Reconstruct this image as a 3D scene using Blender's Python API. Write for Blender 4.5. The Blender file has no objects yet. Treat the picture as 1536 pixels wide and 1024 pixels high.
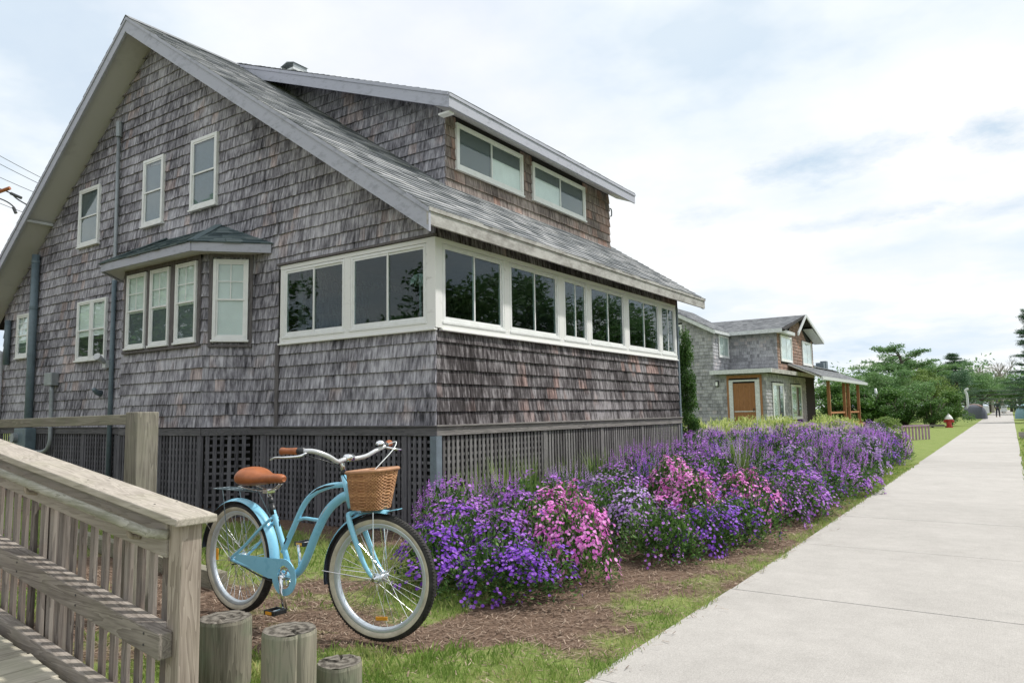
import bpy, math, random
import numpy as np
from mathutils import Vector, noise
R = math.radians
random.seed(7)
scene = bpy.context.scene
COL = scene.collection

# ------------------------------------------------------------------ helpers
class MB:
    """collects vertices and faces of one mesh; F maps local (u, n, z) to world"""
    def __init__(s, F=None):
        s.v = []; s.f = []; s.m = []; s.r = []; s.F = F or (lambda p: p); s.cur = 0; s.rnd = 0.5
    def add(s, vs, fs, rnd=None):
        b = len(s.v)
        s.v += [tuple(s.F(p)) for p in vs]
        r = s.rnd if rnd is None else rnd
        for f in fs:
            s.f.append(tuple(b + i for i in f)); s.m.append(s.cur); s.r.append(r)
        return s
    def box(s, x0, x1, y0, y1, z0, z1, rnd=None):
        v = [(x, y, z) for z in (z0, z1) for y in (y0, y1) for x in (x0, x1)]
        return s.add(v, [(0, 2, 3, 1), (4, 5, 7, 6), (0, 1, 5, 4), (2, 6, 7, 3), (0, 4, 6, 2), (1, 3, 7, 5)], rnd)
    def hexa(s, v, rnd=None):
        """8 corners ordered like box"""
        return s.add(v, [(0, 2, 3, 1), (4, 5, 7, 6), (0, 1, 5, 4), (2, 6, 7, 3), (0, 4, 6, 2), (1, 3, 7, 5)], rnd)
    def beam(s, a, b, w, h, up=(0, 0, 1), rnd=None):
        a = Vector(a); b = Vector(b); d = (b - a).normalized(); upv = Vector(up)
        r = d.cross(upv).normalized(); u = r.cross(d)
        v = []
        for zz in (-h / 2, h / 2):
            for p in (a, b):
                for xx in (-w / 2, w / 2):
                    v.append(p + r * xx + u * zz)
        return s.add(v, [(0, 2, 3, 1), (4, 5, 7, 6), (0, 1, 5, 4), (2, 6, 7, 3), (0, 4, 6, 2), (1, 3, 7, 5)], rnd)
    def prism(s, poly, off):
        """poly: 3D points (planar), extruded by off"""
        n = len(poly); o = Vector(off)
        v = [Vector(p) for p in poly] + [Vector(p) + o for p in poly]
        f = [tuple(range(n)), tuple(range(2 * n - 1, n - 1, -1))] + [(i, (i + 1) % n, n + (i + 1) % n, n + i) for i in range(n)]
        return s.add(v, f)
    def tube(s, pts, rad, seg=8, closed=False, cap=True, flat=1.0, rnd=None):
        pts = [Vector(p) for p in pts]; n = len(pts)
        rr = rad if isinstance(rad, (list, tuple)) else [rad] * n
        if len(rr) != n:
            rr = [rr[0] + (rr[-1] - rr[0]) * i / (n - 1) for i in range(n)]
        T = []
        for i in range(n):
            a = pts[i - 1] if (i > 0 or closed) else pts[i]
            b = pts[(i + 1) % n] if (i < n - 1 or closed) else pts[i]
            d = (b - a)
            T.append(d.normalized() if d.length > 1e-9 else Vector((0, 0, 1)))
        ref = Vector((0, 1, 0)) if abs(T[0].y) < .9 else Vector((1, 0, 0))
        N = (ref - T[0] * ref.dot(T[0])).normalized()
        vs = []
        for i in range(n):
            N = (N - T[i] * N.dot(T[i])).normalized(); B = T[i].cross(N)
            for k in range(seg):
                a = 2 * math.pi * k / seg
                vs.append(pts[i] + (N * math.cos(a) * flat + B * math.sin(a)) * rr[i])
        fs = []
        for i in range(n - (0 if closed else 1)):
            j = (i + 1) % n
            for k in range(seg):
                l = (k + 1) % seg
                fs.append((i * seg + k, i * seg + l, j * seg + l, j * seg + k))
        if cap and not closed:
            fs.append(tuple(range(seg - 1, -1, -1))); fs.append(tuple((n - 1) * seg + k for k in range(seg)))
        return s.add(vs, fs, rnd)
    def lathe(s, prof, c, axis='z', seg=32, mats=None, closed=False):
        """prof [(r, h)] around axis through c"""
        vs = []; n = len(prof)
        for (r, h) in prof:
            for k in range(seg):
                a = 2 * math.pi * k / seg; x = r * math.cos(a); y = r * math.sin(a)
                vs.append({'z': (c[0] + x, c[1] + y, c[2] + h), 'y': (c[0] + x, c[1] + h, c[2] + y), 'x': (c[0] + h, c[1] + x, c[2] + y)}[axis])
        b = len(s.v); s.v += [tuple(s.F(p)) for p in vs]
        for i in range(n if closed else n - 1):
            j = (i + 1) % n
            for k in range(seg):
                l = (k + 1) % seg
                s.f.append((b + i * seg + k, b + i * seg + l, b + j * seg + l, b + j * seg + k)); s.m.append(mats[i] if mats else s.cur); s.r.append(s.rnd)
        if not closed:
            for i, rev in ((0, True), (n - 1, False)):
                if prof[i][0] > 1e-4:
                    t = [b + i * seg + k for k in range(seg)]
                    s.f.append(tuple(reversed(t)) if rev else tuple(t)); s.m.append(s.cur); s.r.append(s.rnd)
        return s
    def build(s, name, mats, parent=None, smooth=False, bevel=0, origin=None):
        if not s.v: return None
        me = bpy.data.meshes.new(name)
        V = s.v
        if origin is not None:
            ox, oy, oz = origin; V = [(a - ox, b - oy, c - oz) for a, b, c in V]
        me.from_pydata([tuple(p) for p in V], [], s.f)
        if not isinstance(mats, (list, tuple)): mats = [mats]
        for m in mats: me.materials.append(m)
        if len(mats) > 1: me.polygons.foreach_set('material_index', s.m)
        at = me.attributes.new('rnd', 'FLOAT', 'FACE'); at.data.foreach_set('value', s.r)
        if smooth: me.polygons.foreach_set('use_smooth', [True] * len(me.polygons))
        me.update()
        o = bpy.data.objects.new(name, me); COL.objects.link(o)
        if origin is not None: o.location = origin
        if bevel:
            b = o.modifiers.new('bevel', 'BEVEL'); b.width = bevel; b.segments = 2; b.limit_method = 'ANGLE'
        if parent is not None:
            o.parent = parent
            o.matrix_parent_inverse = parent.matrix_basis.inverted() if origin is None else parent.matrix_basis.inverted()
        return o

def tag(o, label=None, cat=None, group=None, kind=None):
    if label: o['label'] = label
    if cat: o['category'] = cat
    if group: o['group'] = group
    if kind: o['kind'] = kind
    return o
def empty(name, loc, label=None, cat=None, group=None):
    o = bpy.data.objects.new(name, None); COL.objects.link(o); o.location = loc
    o.empty_display_size = .2
    return tag(o, label, cat, group)
def copy_tree(o, parent=None):
    c = o.copy(); COL.objects.link(c)
    if parent is not None:
        c.parent = parent
    for ch in o.children: copy_tree(ch, c)
    return c
def cr(pts, k=8, closed=False):
    """Catmull-Rom"""
    P = [Vector(p) for p in pts]; n = len(P); out = []
    for i in range(n if closed else n - 1):
        p0 = P[i - 1] if (i > 0 or closed) else P[0] * 2 - P[1]
        p1 = P[i]; p2 = P[(i + 1) % n]
        p3 = P[(i + 2) % n] if (i + 2 < n or closed) else p2 * 2 - p1
        for j in range(k):
            t = j / k
            out.append(.5 * ((2 * p1) + (p2 - p0) * t + (2 * p0 - 5 * p1 + 4 * p2 - p3) * t * t + (3 * p1 - p0 - 3 * p2 + p3) * t ** 3))
    if not closed: out.append(P[-1])
    return out

# ------------------------------------------------------------------ materials
class NT:
    def __init__(s, name):
        s.m = bpy.data.materials.new(name); s.m.use_nodes = True; s.t = s.m.node_tree; s.n = s.t.nodes
        s.b = s.n['Principled BSDF']; s.L = s.t.links.new
    def tc(s, kind='Object', scale=(1, 1, 1), shift=None):
        t = s.n.new('ShaderNodeTexCoord'); o = t.outputs[kind]
        if shift is not None:
            a = s.n.new('ShaderNodeVectorMath'); a.operation = 'ADD'; s.L(o, a.inputs[0]); s.L(shift, a.inputs[1]); o = a.outputs[0]
        mp = s.n.new('ShaderNodeMapping'); mp.inputs['Scale'].default_value = scale; s.L(o, mp.inputs[0])
        return mp.outputs[0]
    def noise(s, vec, scale, detail=4, rough=.6, dist=0):
        t = s.n.new('ShaderNodeTexNoise'); t.inputs['Scale'].default_value = scale; t.inputs['Detail'].default_value = detail
        t.inputs['Roughness'].default_value = rough; t.inputs['Distortion'].default_value = dist; s.L(vec, t.inputs['Vector']); return t.outputs[0]
    def ramp(s, fac, stops, interp='LINEAR'):
        t = s.n.new('ShaderNodeValToRGB'); s.L(fac, t.inputs[0]); e = t.color_ramp.elements; t.color_ramp.interpolation = interp
        while len(e) < len(stops): e.new(.5)
        for el, (p, c) in zip(e, stops):
            el.position = p; el.color = (c[0], c[1], c[2], 1) if not isinstance(c, (int, float)) else (c, c, c, 1)
        return t.outputs[0]
    def mix(s, fac, a, b, mode='MIX'):
        t = s.n.new('ShaderNodeMix'); t.data_type = 'RGBA'; t.blend_type = mode
        for k, inp, val in ((0, t.inputs[0], fac), (1, t.inputs[6], a), (2, t.inputs[7], b)):
            if hasattr(val, 'links'): s.L(val, inp)
            elif isinstance(val, (int, float)): inp.default_value = val if k == 0 else (val, val, val, 1)
            else: inp.default_value = (*val, 1)
        return t.outputs[2]
    def math(s, op, a, b=0.0):
        t = s.n.new('ShaderNodeMath'); t.operation = op
        for inp, val in ((t.inputs[0], a), (t.inputs[1], b)):
            if hasattr(val, 'links'): s.L(val, inp)
            else: inp.default_value = val
        return t.outputs[0]
    def attr(s, name='rnd'):
        t = s.n.new('ShaderNodeAttribute'); t.attribute_name = name; return t.outputs['Fac']
    def bump(s, h, strength=.4, dist=.01):
        t = s.n.new('ShaderNodeBump'); t.inputs['Strength'].default_value = strength; t.inputs['Distance'].default_value = dist
        s.L(h, t.inputs['Height']); s.L(t.outputs[0], s.b.inputs['Normal'])
    def col(s, c):
        if hasattr(c, 'links'): s.L(c, s.b.inputs['Base Color'])
        else: s.b.inputs['Base Color'].default_value = (*c, 1)
    def set(s, **k):
        for a, v in k.items():
            key = {'rough': 'Roughness', 'metal': 'Metallic', 'spec': 'Specular IOR Level', 'coat': 'Coat Weight', 'trans': 'Transmission Weight', 'sub': 'Subsurface Weight'}[a]
            if hasattr(v, 'links'): s.L(v, s.b.inputs[key])
            else: s.b.inputs[key].default_value = v
        return s.m

def plain(name, c, rough=.5, metal=0, var=.12, scale=12, coat=0, spec=.5):
    n = NT(name); v = n.noise(n.tc(), scale, 5)
    d = tuple(x * (1 - var * 2) for x in c); l = tuple(min(1, x * (1 + var)) for x in c)
    n.col(n.ramp(v, [(.3, d), (.7, l)]))
    return n.set(rough=rough, metal=metal, coat=coat, spec=spec)

def shingle_mat(name, dark, mid, light, warm, warm_amt, sw=1.1, rw=.10, sub=.50, bw=.60):
    n = NT(name); rn = n.attr()
    cx = n.n.new('ShaderNodeCombineXYZ'); n.L(n.math('MULTIPLY', rn, 37.0), cx.inputs[0]); n.L(n.math('MULTIPLY', rn, 23.0), cx.inputs[2]); n.L(n.math('MULTIPLY', rn, 11.0), cx.inputs[1])
    streak = n.noise(n.tc(scale=(26, 26, 2.6), shift=cx.outputs[0]), 1.0, 6, .65)
    big = n.noise(n.tc(scale=(1, 1, 1.3)), .9, 4, .6)
    fine = n.noise(n.tc(scale=(90, 90, 9), shift=cx.outputs[0]), 1.0, 3, .6)
    a = n.math('ADD', n.math('MULTIPLY', streak, sw), n.math('MULTIPLY', rn, rw))
    a = n.math('ADD', a, n.math('MULTIPLY', big, bw))
    a = n.math('ADD', a, n.math('MULTIPLY', fine, .22))
    a = n.math('SUBTRACT', a, sub)
    base = n.ramp(a, [(.27, dark), (.47, mid), (.72, light)])
    w = n.noise(n.tc(), .7, 3, .7)
    wr = n.math('ADD', n.math('MULTIPLY', rn, .45), w)
    wf = n.ramp(wr, [(.92 - warm_amt, 0.0), (1.15 - warm_amt, 1.0)])
    wcol = n.mix(1.0, base, warm, 'MULTIPLY')
    n.col(n.mix(n.math('MULTIPLY', wf, .8), base, wcol))
    n.bump(n.math('ADD', streak, fine), .35, .004)
    return n.set(rough=.93, spec=.2)

def wood(name, axis, dark, light, tint=None, tamt=.4, rough=.85):
    sc = {'x': (1.2, 16, 16), 'y': (16, 1.2, 16), 'z': (16, 16, 1.2)}[axis]
    sc2 = {'x': (6, 130, 130), 'y': (130, 6, 130), 'z': (130, 130, 6)}[axis]
    n = NT(name); rn = n.attr()
    cx = n.n.new('ShaderNodeCombineXYZ')
    for i, k in enumerate((5.3, 3.1, 7.7)): n.L(n.math('MULTIPLY', rn, k), cx.inputs[i])
    v = n.tc(scale=sc, shift=cx.outputs[0])
    g1 = n.noise(v, 1.0, 3, .55, .8); rings = n.math('FRACT', n.math('MULTIPLY', g1, 7.0))
    fib = n.noise(n.tc(scale=sc2), 1.0, 4, .7)
    big = n.noise(n.tc(), 2.2, 4)
    a = n.math('ADD', n.math('MULTIPLY', rings, .28), n.math('MULTIPLY', fib, .5))
    a = n.math('ADD', a, n.math('MULTIPLY', big, .35)); a = n.math('ADD', a, n.math('MULTIPLY', n.math('SUBTRACT', rn, .5), .38))
    base = n.ramp(a, [(.26, dark), (.80, light)])
    if tint:
        base = n.mix(n.math('MULTIPLY', n.ramp(n.noise(n.tc(), 5, 5), [(.45, 0.0), (.68, 1.0)]), tamt), base, tint)
    n.col(base); n.bump(n.math('ADD', fib, n.math('MULTIPLY', rings, .4)), .35, .004)
    return n.set(rough=rough, spec=.2)

def glass_mat(name, tint=(.94, .97, .96)):
    n = NT(name); t = n.t; out = n.n['Material Output']
    tr = n.n.new('ShaderNodeBsdfTransparent'); tr.inputs[0].default_value = (*tint, 1)
    gl = n.n.new('ShaderNodeBsdfGlossy'); gl.inputs['Roughness'].default_value = .015; gl.inputs[0].default_value = (.95, .98, 1, 1)
    lw = n.n.new('ShaderNodeLayerWeight'); lw.inputs[0].default_value = .5
    f2 = n.math('ADD', n.math('MULTIPLY', n.math('POWER', lw.outputs['Facing'], 4.6), .85), .036)
    bp = n.n.new('ShaderNodeBump'); bp.inputs['Strength'].default_value = .06; bp.inputs['Distance'].default_value = .02
    n.L(n.noise(n.tc(), 1.7, 2), bp.inputs['Height']); n.L(bp.outputs[0], gl.inputs['Normal'])
    mx = n.n.new('ShaderNodeMixShader'); n.L(f2, mx.inputs[0]); n.L(tr.outputs[0], mx.inputs[1]); n.L(gl.outputs[0], mx.inputs[2])
    n.L(mx.outputs[0], out.inputs[0]); n.n.remove(n.b)
    return n.m

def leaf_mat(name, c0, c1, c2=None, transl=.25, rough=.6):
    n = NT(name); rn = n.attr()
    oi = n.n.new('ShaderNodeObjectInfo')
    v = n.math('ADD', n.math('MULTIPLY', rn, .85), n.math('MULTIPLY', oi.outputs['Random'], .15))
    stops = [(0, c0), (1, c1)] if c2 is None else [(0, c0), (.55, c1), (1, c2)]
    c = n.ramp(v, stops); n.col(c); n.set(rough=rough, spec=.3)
    out = n.n['Material Output']; tl = n.n.new('ShaderNodeBsdfTranslucent'); n.L(c, tl.inputs[0])
    mx = n.n.new('ShaderNodeMixShader'); mx.inputs[0].default_value = transl
    n.L(n.b.outputs[0], mx.inputs[1]); n.L(tl.outputs[0], mx.inputs[2]); n.L(mx.outputs[0], out.inputs[0])
    return n.m

M = {}
M['sh_grey'] = shingle_mat('shingle_grey', (.045, .044, .052), (.228, .219, .248), (.56, .55, .60), (1.08, .9, .8), .0)
M['sh_brown'] = shingle_mat('shingle_brown', (.018, .015, .015), (.080, .071, .074), (.34, .32, .33), (1.25, .9, .78), .04)
M['sh_dorm'] = shingle_mat('shingle_rosy', (.07, .058, .055), (.20, .165, .155), (.40, .34, .32), (1.15, .80, .68), .12)
M['sh_far'] = shingle_mat('shingle_far', (.09, .09, .095), (.28, .28, .30), (.50, .50, .53), (1.05, .95, .9), .0, .55, .20, .02, .12)
M['sh_rust'] = shingle_mat('shingle_rust', (.10, .065, .05), (.24, .16, .13), (.40, .31, .27), (1.2, .8, .6), .1, .55, .20, .02, .12)
M['sh_back'] = plain('dark_sheathing', (.02, .018, .018), .9)
def roof_mat(name, a, b, c):
    n = NT(name); rn = n.attr(); g = n.noise(n.tc(), 260, 2); p = n.noise(n.tc(), 1.6, 5)
    v = n.math('ADD', n.math('ADD', n.math('MULTIPLY', rn, .5), n.math('MULTIPLY', g, .35)), n.math('MULTIPLY', p, .35))
    n.col(n.ramp(v, [(.3, a), (.6, b), (.9, c)])); n.bump(g, .4, .003); return n.set(rough=.95, spec=.15)
M['roof'] = roof_mat('asphalt_shingles', (.10, .11, .12), (.24, .25, .265), (.42, .42, .43))
M['roof_green'] = roof_mat('slate_green_shingles', (.05, .07, .08), (.13, .17, .185), (.24, .28, .29))
M['roof_far'] = roof_mat('grey_far_shingles', (.12, .125, .135), (.20, .21, .225), (.30, .31, .32))
def painted(name, base, worn, amt=.5, rough=.6, scale=7):
    n = NT(name); p = n.noise(n.tc(scale=(1, 1, 2)), scale, 8, .75); st = n.noise(n.tc(scale=(1, 1, 1)), 1.5, 4)
    f = n.ramp(n.math('ADD', n.math('MULTIPLY', p, .7), n.math('MULTIPLY', st, .3)), [(.62 - amt * .2, 0.0), (.68 - amt * .1, 1.0)])
    n.col(n.mix(f, base, worn)); n.bump(f, .25, .002); return n.set(rough=rough, spec=.35)
M['white'] = painted('weathered_white_paint', (.80, .80, .79), (.60, .59, .58), .22)
M['vinyl'] = plain('white_vinyl', (.80, .81, .81), .4, var=.04)
M['fascia'] = painted('weathered_lavender_grey_board', (.42, .43, .50), (.30, .31, .36), .5)
M['eave'] = painted('peeling_eave_board', (.47, .46, .44), (.26, .245, .23), .85, scale=4)
M['soffit'] = painted('soffit_panel', (.58, .57, .56), (.50, .49, .485), .5, scale=2)
M['trimdark'] = wood('weathered_trim_and_eave_shade', 'z', (.07, .063, .066), (.20, .185, .19))
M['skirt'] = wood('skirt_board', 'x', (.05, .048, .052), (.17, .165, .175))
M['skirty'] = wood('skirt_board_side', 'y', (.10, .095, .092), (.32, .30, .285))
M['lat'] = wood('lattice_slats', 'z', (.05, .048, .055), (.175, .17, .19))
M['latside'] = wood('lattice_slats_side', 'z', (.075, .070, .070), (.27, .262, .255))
M['glass'] = glass_mat('window_glass')
M['glassp'] = glass_mat('porch_glass', (.74, .82, .82))
M['screen'] = plain('dark_insect_screen', (.12, .145, .16), .6, scale=300)
M['screenb'] = plain('bluish_screen', (.12, .155, .20), .5, scale=40)
M['blind'] = plain('white_blind', (.84, .88, .89), .8, var=.05, scale=3)
M['curtain'] = plain('pale_curtain', (.66, .71, .71), .8, var=.06, scale=3)
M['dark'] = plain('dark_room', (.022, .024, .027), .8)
M['interior'] = plain('porch_interior', (.11, .10, .095), .8)
M['pipe'] = plain('grey_blue_pipe', (.13, .18, .21), .5, var=.1)
M['pipelight'] = plain('galvanised_conduit', (.30, .33, .35), .45, .3, var=.1)
M['bluegrey'] = plain('blue_grey_board', (.16, .20, .235), .7)
M['gutter'] = plain('white_gutter', (.62, .64, .66), .4)
M['wx'] = wood('weathered_deck_wood_x', 'x', (.11, .092, .080), (.36, .32, .285), (.27, .26, .18), .22)
M['wxtop'] = wood('bleached_cap_wood', 'x', (.18, .155, .132), (.48, .435, .38), (.32, .31, .22), .3)
M['wz'] = wood('weathered_wood_z', 'z', (.16, .128, .105), (.45, .385, .33), (.32, .28, .2), .2)
M['wzb'] = wood('weathered_baluster', 'z', (.085, .07, .065), (.31, .275, .25), (.28, .21, .17), .4)
M['wold'] = wood('mossy_old_post', 'z', (.10, .09, .072), (.33, .305, .255), (.22, .23, .15), .3)
M['wold_x'] = wood('grey_green_handrail', 'x', (.14, .135, .10), (.46, .44, .38), (.18, .19, .12), .5)
M['wyold'] = wood('old_rail', 'x', (.13, .12, .09), (.36, .34, .27), (.20, .22, .13), .4)
M['wy'] = wood('deck_board', 'y', (.22, .20, .16), (.52, .48, .40), (.32, .34, .21), .3)
M['bark_pole'] = wood('pile_side', 'z', (.07, .065, .05), (.30, .275, .22), (.20, .26, .17), .5)
def endgrain():
    n = NT('pile_end_grain'); v = n.tc('Object', (1, 1, 1))
    r = n.n.new('ShaderNodeVectorMath'); r.operation = 'LENGTH'; n.L(v, r.inputs[0])
    d = n.noise(v, 14, 5, .6); rr = n.math('ADD', n.math('MULTIPLY', r.outputs['Value'], 75.0), n.math('MULTIPLY', d, 7.0))
    rings = n.math('SINE', n.math('MULTIPLY', rr, 2.0)); f = n.noise(v, 90, 4, .7)
    a = n.math('ADD', n.math('ADD', n.math('MULTIPLY', rings, .12), n.math('MULTIPLY', f, .5)), n.math('MULTIPLY', d, .3))
    n.col(n.ramp(a, [(.25, (.07, .062, .052)), (.75, (.31, .285, .245))])); n.bump(a, .6, .006); return n.set(rough=.9, spec=.2)
M['endgrain'] = endgrain()
def paint():
    n = NT('sky_blue_paint'); a = n.noise(n.tc(), 9, 6, .7); sc = n.noise(n.tc(scale=(1, 1, 1)), 70, 6, .8)
    n.col(n.mix(n.ramp(sc, [(.70, 0.0), (.76, .55)]), n.ramp(a, [(.3, (.24, .58, .79)), (.7, (.29, .66, .86))]), (.40, .42, .42)))
    return n.set(rough=n.ramp(a, [(.3, .20), (.7, .42)]), coat=.5)
M['blue'] = paint()
M['bluedark'] = plain('fender_underside', (.012, .02, .035), .4)
M['tyre'] = plain('black_rubber', (.030, .028, .027), .8, var=.3, scale=30)
M['cream'] = plain('cream_sidewall', (.56, .51, .41), .65, var=.16, scale=14)
M['alloy'] = plain('brushed_alloy', (.62, .68, .74), .32, .55, var=.05)
M['chrome'] = plain('chrome', (.82, .83, .85), .15, 1.0, var=.02)
M['silver'] = plain('silver_paint', (.62, .63, .65), .25, .3, var=.03)
M['leather'] = plain('tan_leather', (.36, .115, .04), .42, var=.12, scale=20)
M['black'] = plain('black_plastic', (.02, .022, .025), .4)
M['amber'] = plain('amber_reflector', (.85, .38, .04), .25)
def wicker():
    n = NT('wicker'); v = n.noise(n.tc(), 60, 4); rn = n.attr()
    n.col(n.ramp(n.math('ADD', n.math('MULTIPLY', v, .7), n.math('MULTIPLY', rn, .4)), [(.3, (.22, .09, .035)), (.75, (.60, .33, .16))])); return n.set(rough=.6)
M['wicker'] = wicker()
M['wickerrim'] = plain('wicker_rim', (.42, .22, .12), .5)
M['leafd'] = leaf_mat('bush_leaves', (.020, .055, .014), (.075, .17, .035), (.22, .39, .09))
M['leafy'] = leaf_mat('yellow_green_leaves', (.14, .24, .05), (.34, .44, .12), (.70, .74, .32), .35)
M['leafm'] = leaf_mat('shrub_leaves', (.03, .075, .015), (.10, .20, .04), (.24, .38, .10))
M['leaft'] = leaf_mat('tree_leaves', (.06, .13, .05), (.15, .28, .10), (.30, .44, .19), .35)  # tree greens lightened in place of haze over the distant ones
M['leaft2'] = leaf_mat('pine_needles', (.03, .08, .045), (.07, .15, .08), (.14, .25, .13), .2)
M['leaft3'] = leaf_mat('pale_spring_leaves', (.09, .15, .04), (.19, .29, .075), (.33, .42, .14), .35)
M['violet'] = leaf_mat('violet_petals', (.15, .035, .42), (.29, .085, .64), (.50, .22, .80), .3)
M['purple'] = leaf_mat('purple_petals', (.27, .08, .48), (.47, .17, .68), (.70, .38, .84), .3)
M['pink'] = leaf_mat('pink_petals', (.66, .13, .56), (.88, .30, .76), (.95, .56, .88), .3)
M['faded'] = leaf_mat('faded_petals', (.30, .22, .16), (.46, .36, .30), (.6, .5, .45), .2)
M['lilac'] = leaf_mat('lilac_petals', (.36, .20, .56), (.56, .36, .74), (.76, .58, .88), .3)
M['yellowf'] = leaf_mat('cream_yellow_petals', (.48, .54, .16), (.66, .70, .28), (.78, .78, .42), .3)
M['fcentre'] = plain('flower_centre', (.10, .03, .14), .7)
M['bark'] = plain('bark', (.10, .085, .07), .9, scale=8)
M['barkpale'] = plain('pale_bark', (.30, .28, .25), .9, scale=8)
M['grass'] = leaf_mat('grass_blades', (.10, .19, .03), (.25, .37, .085), (.56, .54, .25), .35)
M['needles'] = leaf_mat('mulch_chips', (.07, .047, .034), (.23, .162, .12), (.54, .44, .34), 0.0, .9)
M['skin'] = plain('skin', (.45, .28, .2), .5)
M['darkcloth'] = plain('dark_clothing', (.02, .022, .03), .8)
M['hydr'] = plain('red_hydrant', (.45, .04, .04), .4)
M['hydw'] = plain('white_hydrant', (.8, .8, .8), .4)
M['cedar'] = wood('cedar_post', 'z', (.20, .095, .045), (.42, .22, .12))
M['cedarx'] = wood('cedar_rail', 'y', (.28, .12, .05), (.50, .25, .13))
M['door'] = wood('door_boards', 'z', (.17, .075, .035), (.36, .18, .085))
M['wire'] = plain('wire', (.05, .055, .06), .6)
M['brick'] = plain('chimney_masonry', (.48, .46, .43), .9, scale=20)
M['cover'] = plain('grey_boat_cover', (.09, .10, .125), .7)
M['hull'] = plain('pinkish_hull', (.42, .27, .24), .6)
M['pinkf'] = plain('faded_pink_fence', (.42, .27, .38), .7)
M['teal'] = plain('teal_cover', (.16, .30, .34), .6)
def path_mat():
    n = NT('concrete'); a = n.noise(n.tc(), 1.1, 6, .65); b = n.noise(n.tc(), 130, 3, .7); c = n.noise(n.tc(), 6, 5); sp = n.noise(n.tc(), 420, 2)
    v = n.math('ADD', n.math('ADD', n.math('MULTIPLY', a, .30), n.math('MULTIPLY', b, .60)), n.math('MULTIPLY', c, .20))
    v = n.math('ADD', v, n.math('MULTIPLY', n.attr(), .08))
    stn = n.noise(n.tc('Object', (1, .45, 1)), 1.7, 7, .7); br = n.noise(n.tc('Object', (260, 6, 1)), 1.0, 2)
    v = n.math('ADD', v, n.math('MULTIPLY', n.math('SUBTRACT', br, .5), .10))
    base = n.ramp(v, [(.34, (.29, .276, .258)), (.74, (.50, .478, .452))])
    n.col(n.mix(n.ramp(sp, [(.70, 0.0), (.74, .5)]), base, (.28, .26, .24)))
    n.b.inputs['Base Color'].default_value = (1, 1, 1, 1); dm = n.ramp(stn, [(.28, (.80, .79, .78)), (.36, (1, 1, 1))])
    n.col(n.mix(1.0, n.mix(n.ramp(sp, [(.70, 0.0), (.74, .5)]), base, (.28, .26, .24)), dm, 'MULTIPLY'))
    n.bump(n.math('ADD', b, br), .45, .004); return n.set(rough=.9, spec=.2)
M['path'] = path_mat()
def ground_mat():
    n = NT('ground_soil_and_lawn'); g = n.attr('green')
    f = n.noise(n.tc(), 45, 6, .75); m = n.noise(n.tc(), 3.0, 5, .7)
    soil = n.ramp(f, [(.3, (.075, .050, .036)), (.55, (.19, .130, .095)), (.75, (.36, .27, .20))])
    gr = n.ramp(n.math('ADD', n.math('MULTIPLY', f, .6), n.math('MULTIPLY', m, .4)), [(.3, (.09, .12, .03)), (.5, (.20, .26, .075)), (.72, (.36, .33, .16))])
    k = n.math('ADD', g, n.math('MULTIPLY', n.math('SUBTRACT', m, .5), .9))
    n.col(n.mix(n.ramp(k, [(.35, 0.0), (.62, 1.0)]), soil, gr)); n.bump(f, .8, .02); return n.set(rough=.95, spec=.1)
M['ground'] = ground_mat()

# ------------------------------------------------------------------ camera
CAM = (4.87622, -5.70099, 1.2)
cam = bpy.data.cameras.new('camera'); cam.sensor_width = 36; cam.lens = 36 * 1100.08 / 1536; cam.clip_start = .05; cam.clip_end = 3000
co = bpy.data.objects.new('camera', cam); COL.objects.link(co)
from mathutils import Matrix
fw = Vector((-.56436855, .8197567, .09740164)); rt = Vector((.82270201, .5682571, -.01566116)); up = Vector((.06818752, -.07129386, .99512193))
co.matrix_world = Matrix(((rt.x, up.x, -fw.x, CAM[0]), (rt.y, up.y, -fw.y, CAM[1]), (rt.z, up.z, -fw.z, CAM[2]), (0, 0, 0, 1)))
scene.camera = co

# ------------------------------------------------------------------ light
SUN_AZ = R(38)      # degrees from +Y towards +X
SUN_EL = R(52)
w = bpy.data.worlds.new('World'); scene.world = w; w.use_nodes = True
nt = w.node_tree; nn = nt.nodes; nn.clear(); L = nt.links.new
out = nn.new('ShaderNodeOutputWorld')
sky = nn.new('ShaderNodeTexSky'); sky.sky_type = 'NISHITA'; sky.sun_disc = False; sky.sun_elevation = SUN_EL; sky.sun_rotation = SUN_AZ
sky.air_density = 1.0; sky.dust_density = 1.5; sky.ozone_density = 1.5
bg1 = nn.new('ShaderNodeBackground'); bg1.inputs[1].default_value = .13; L(sky.outputs[0], bg1.inputs[0])
tcn = nn.new('ShaderNodeTexCoord'); sep = nn.new('ShaderNodeSeparateXYZ'); L(tcn.outputs['Generated'], sep.inputs[0])
def wm(op, a, b=0.0):
    t = nn.new('ShaderNodeMath'); t.operation = op
    for i, v in ((0, a), (1, b)):
        if hasattr(v, 'links'): L(v, t.inputs[i])
        else: t.inputs[i].default_value = v
    return t.outputs[0]
zz = wm('ADD', wm('MAXIMUM', sep.outputs[2], 0.0), .16)
cv = nn.new('ShaderNodeCombineXYZ'); L(wm('DIVIDE', sep.outputs[0], zz), cv.inputs[0]); L(wm('DIVIDE', sep.outputs[1], zz), cv.inputs[1])
def wnoise(scale, detail, loc, rough=.55):
    mp = nn.new('ShaderNodeMapping'); mp.inputs['Location'].default_value = loc; L(cv.outputs[0], mp.inputs[0])
    t = nn.new('ShaderNodeTexNoise'); t.inputs['Scale'].default_value = scale; t.inputs['Detail'].default_value = detail; t.inputs['Roughness'].default_value = rough
    L(mp.outputs[0], t.inputs[0]); return t.outputs[0]
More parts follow.
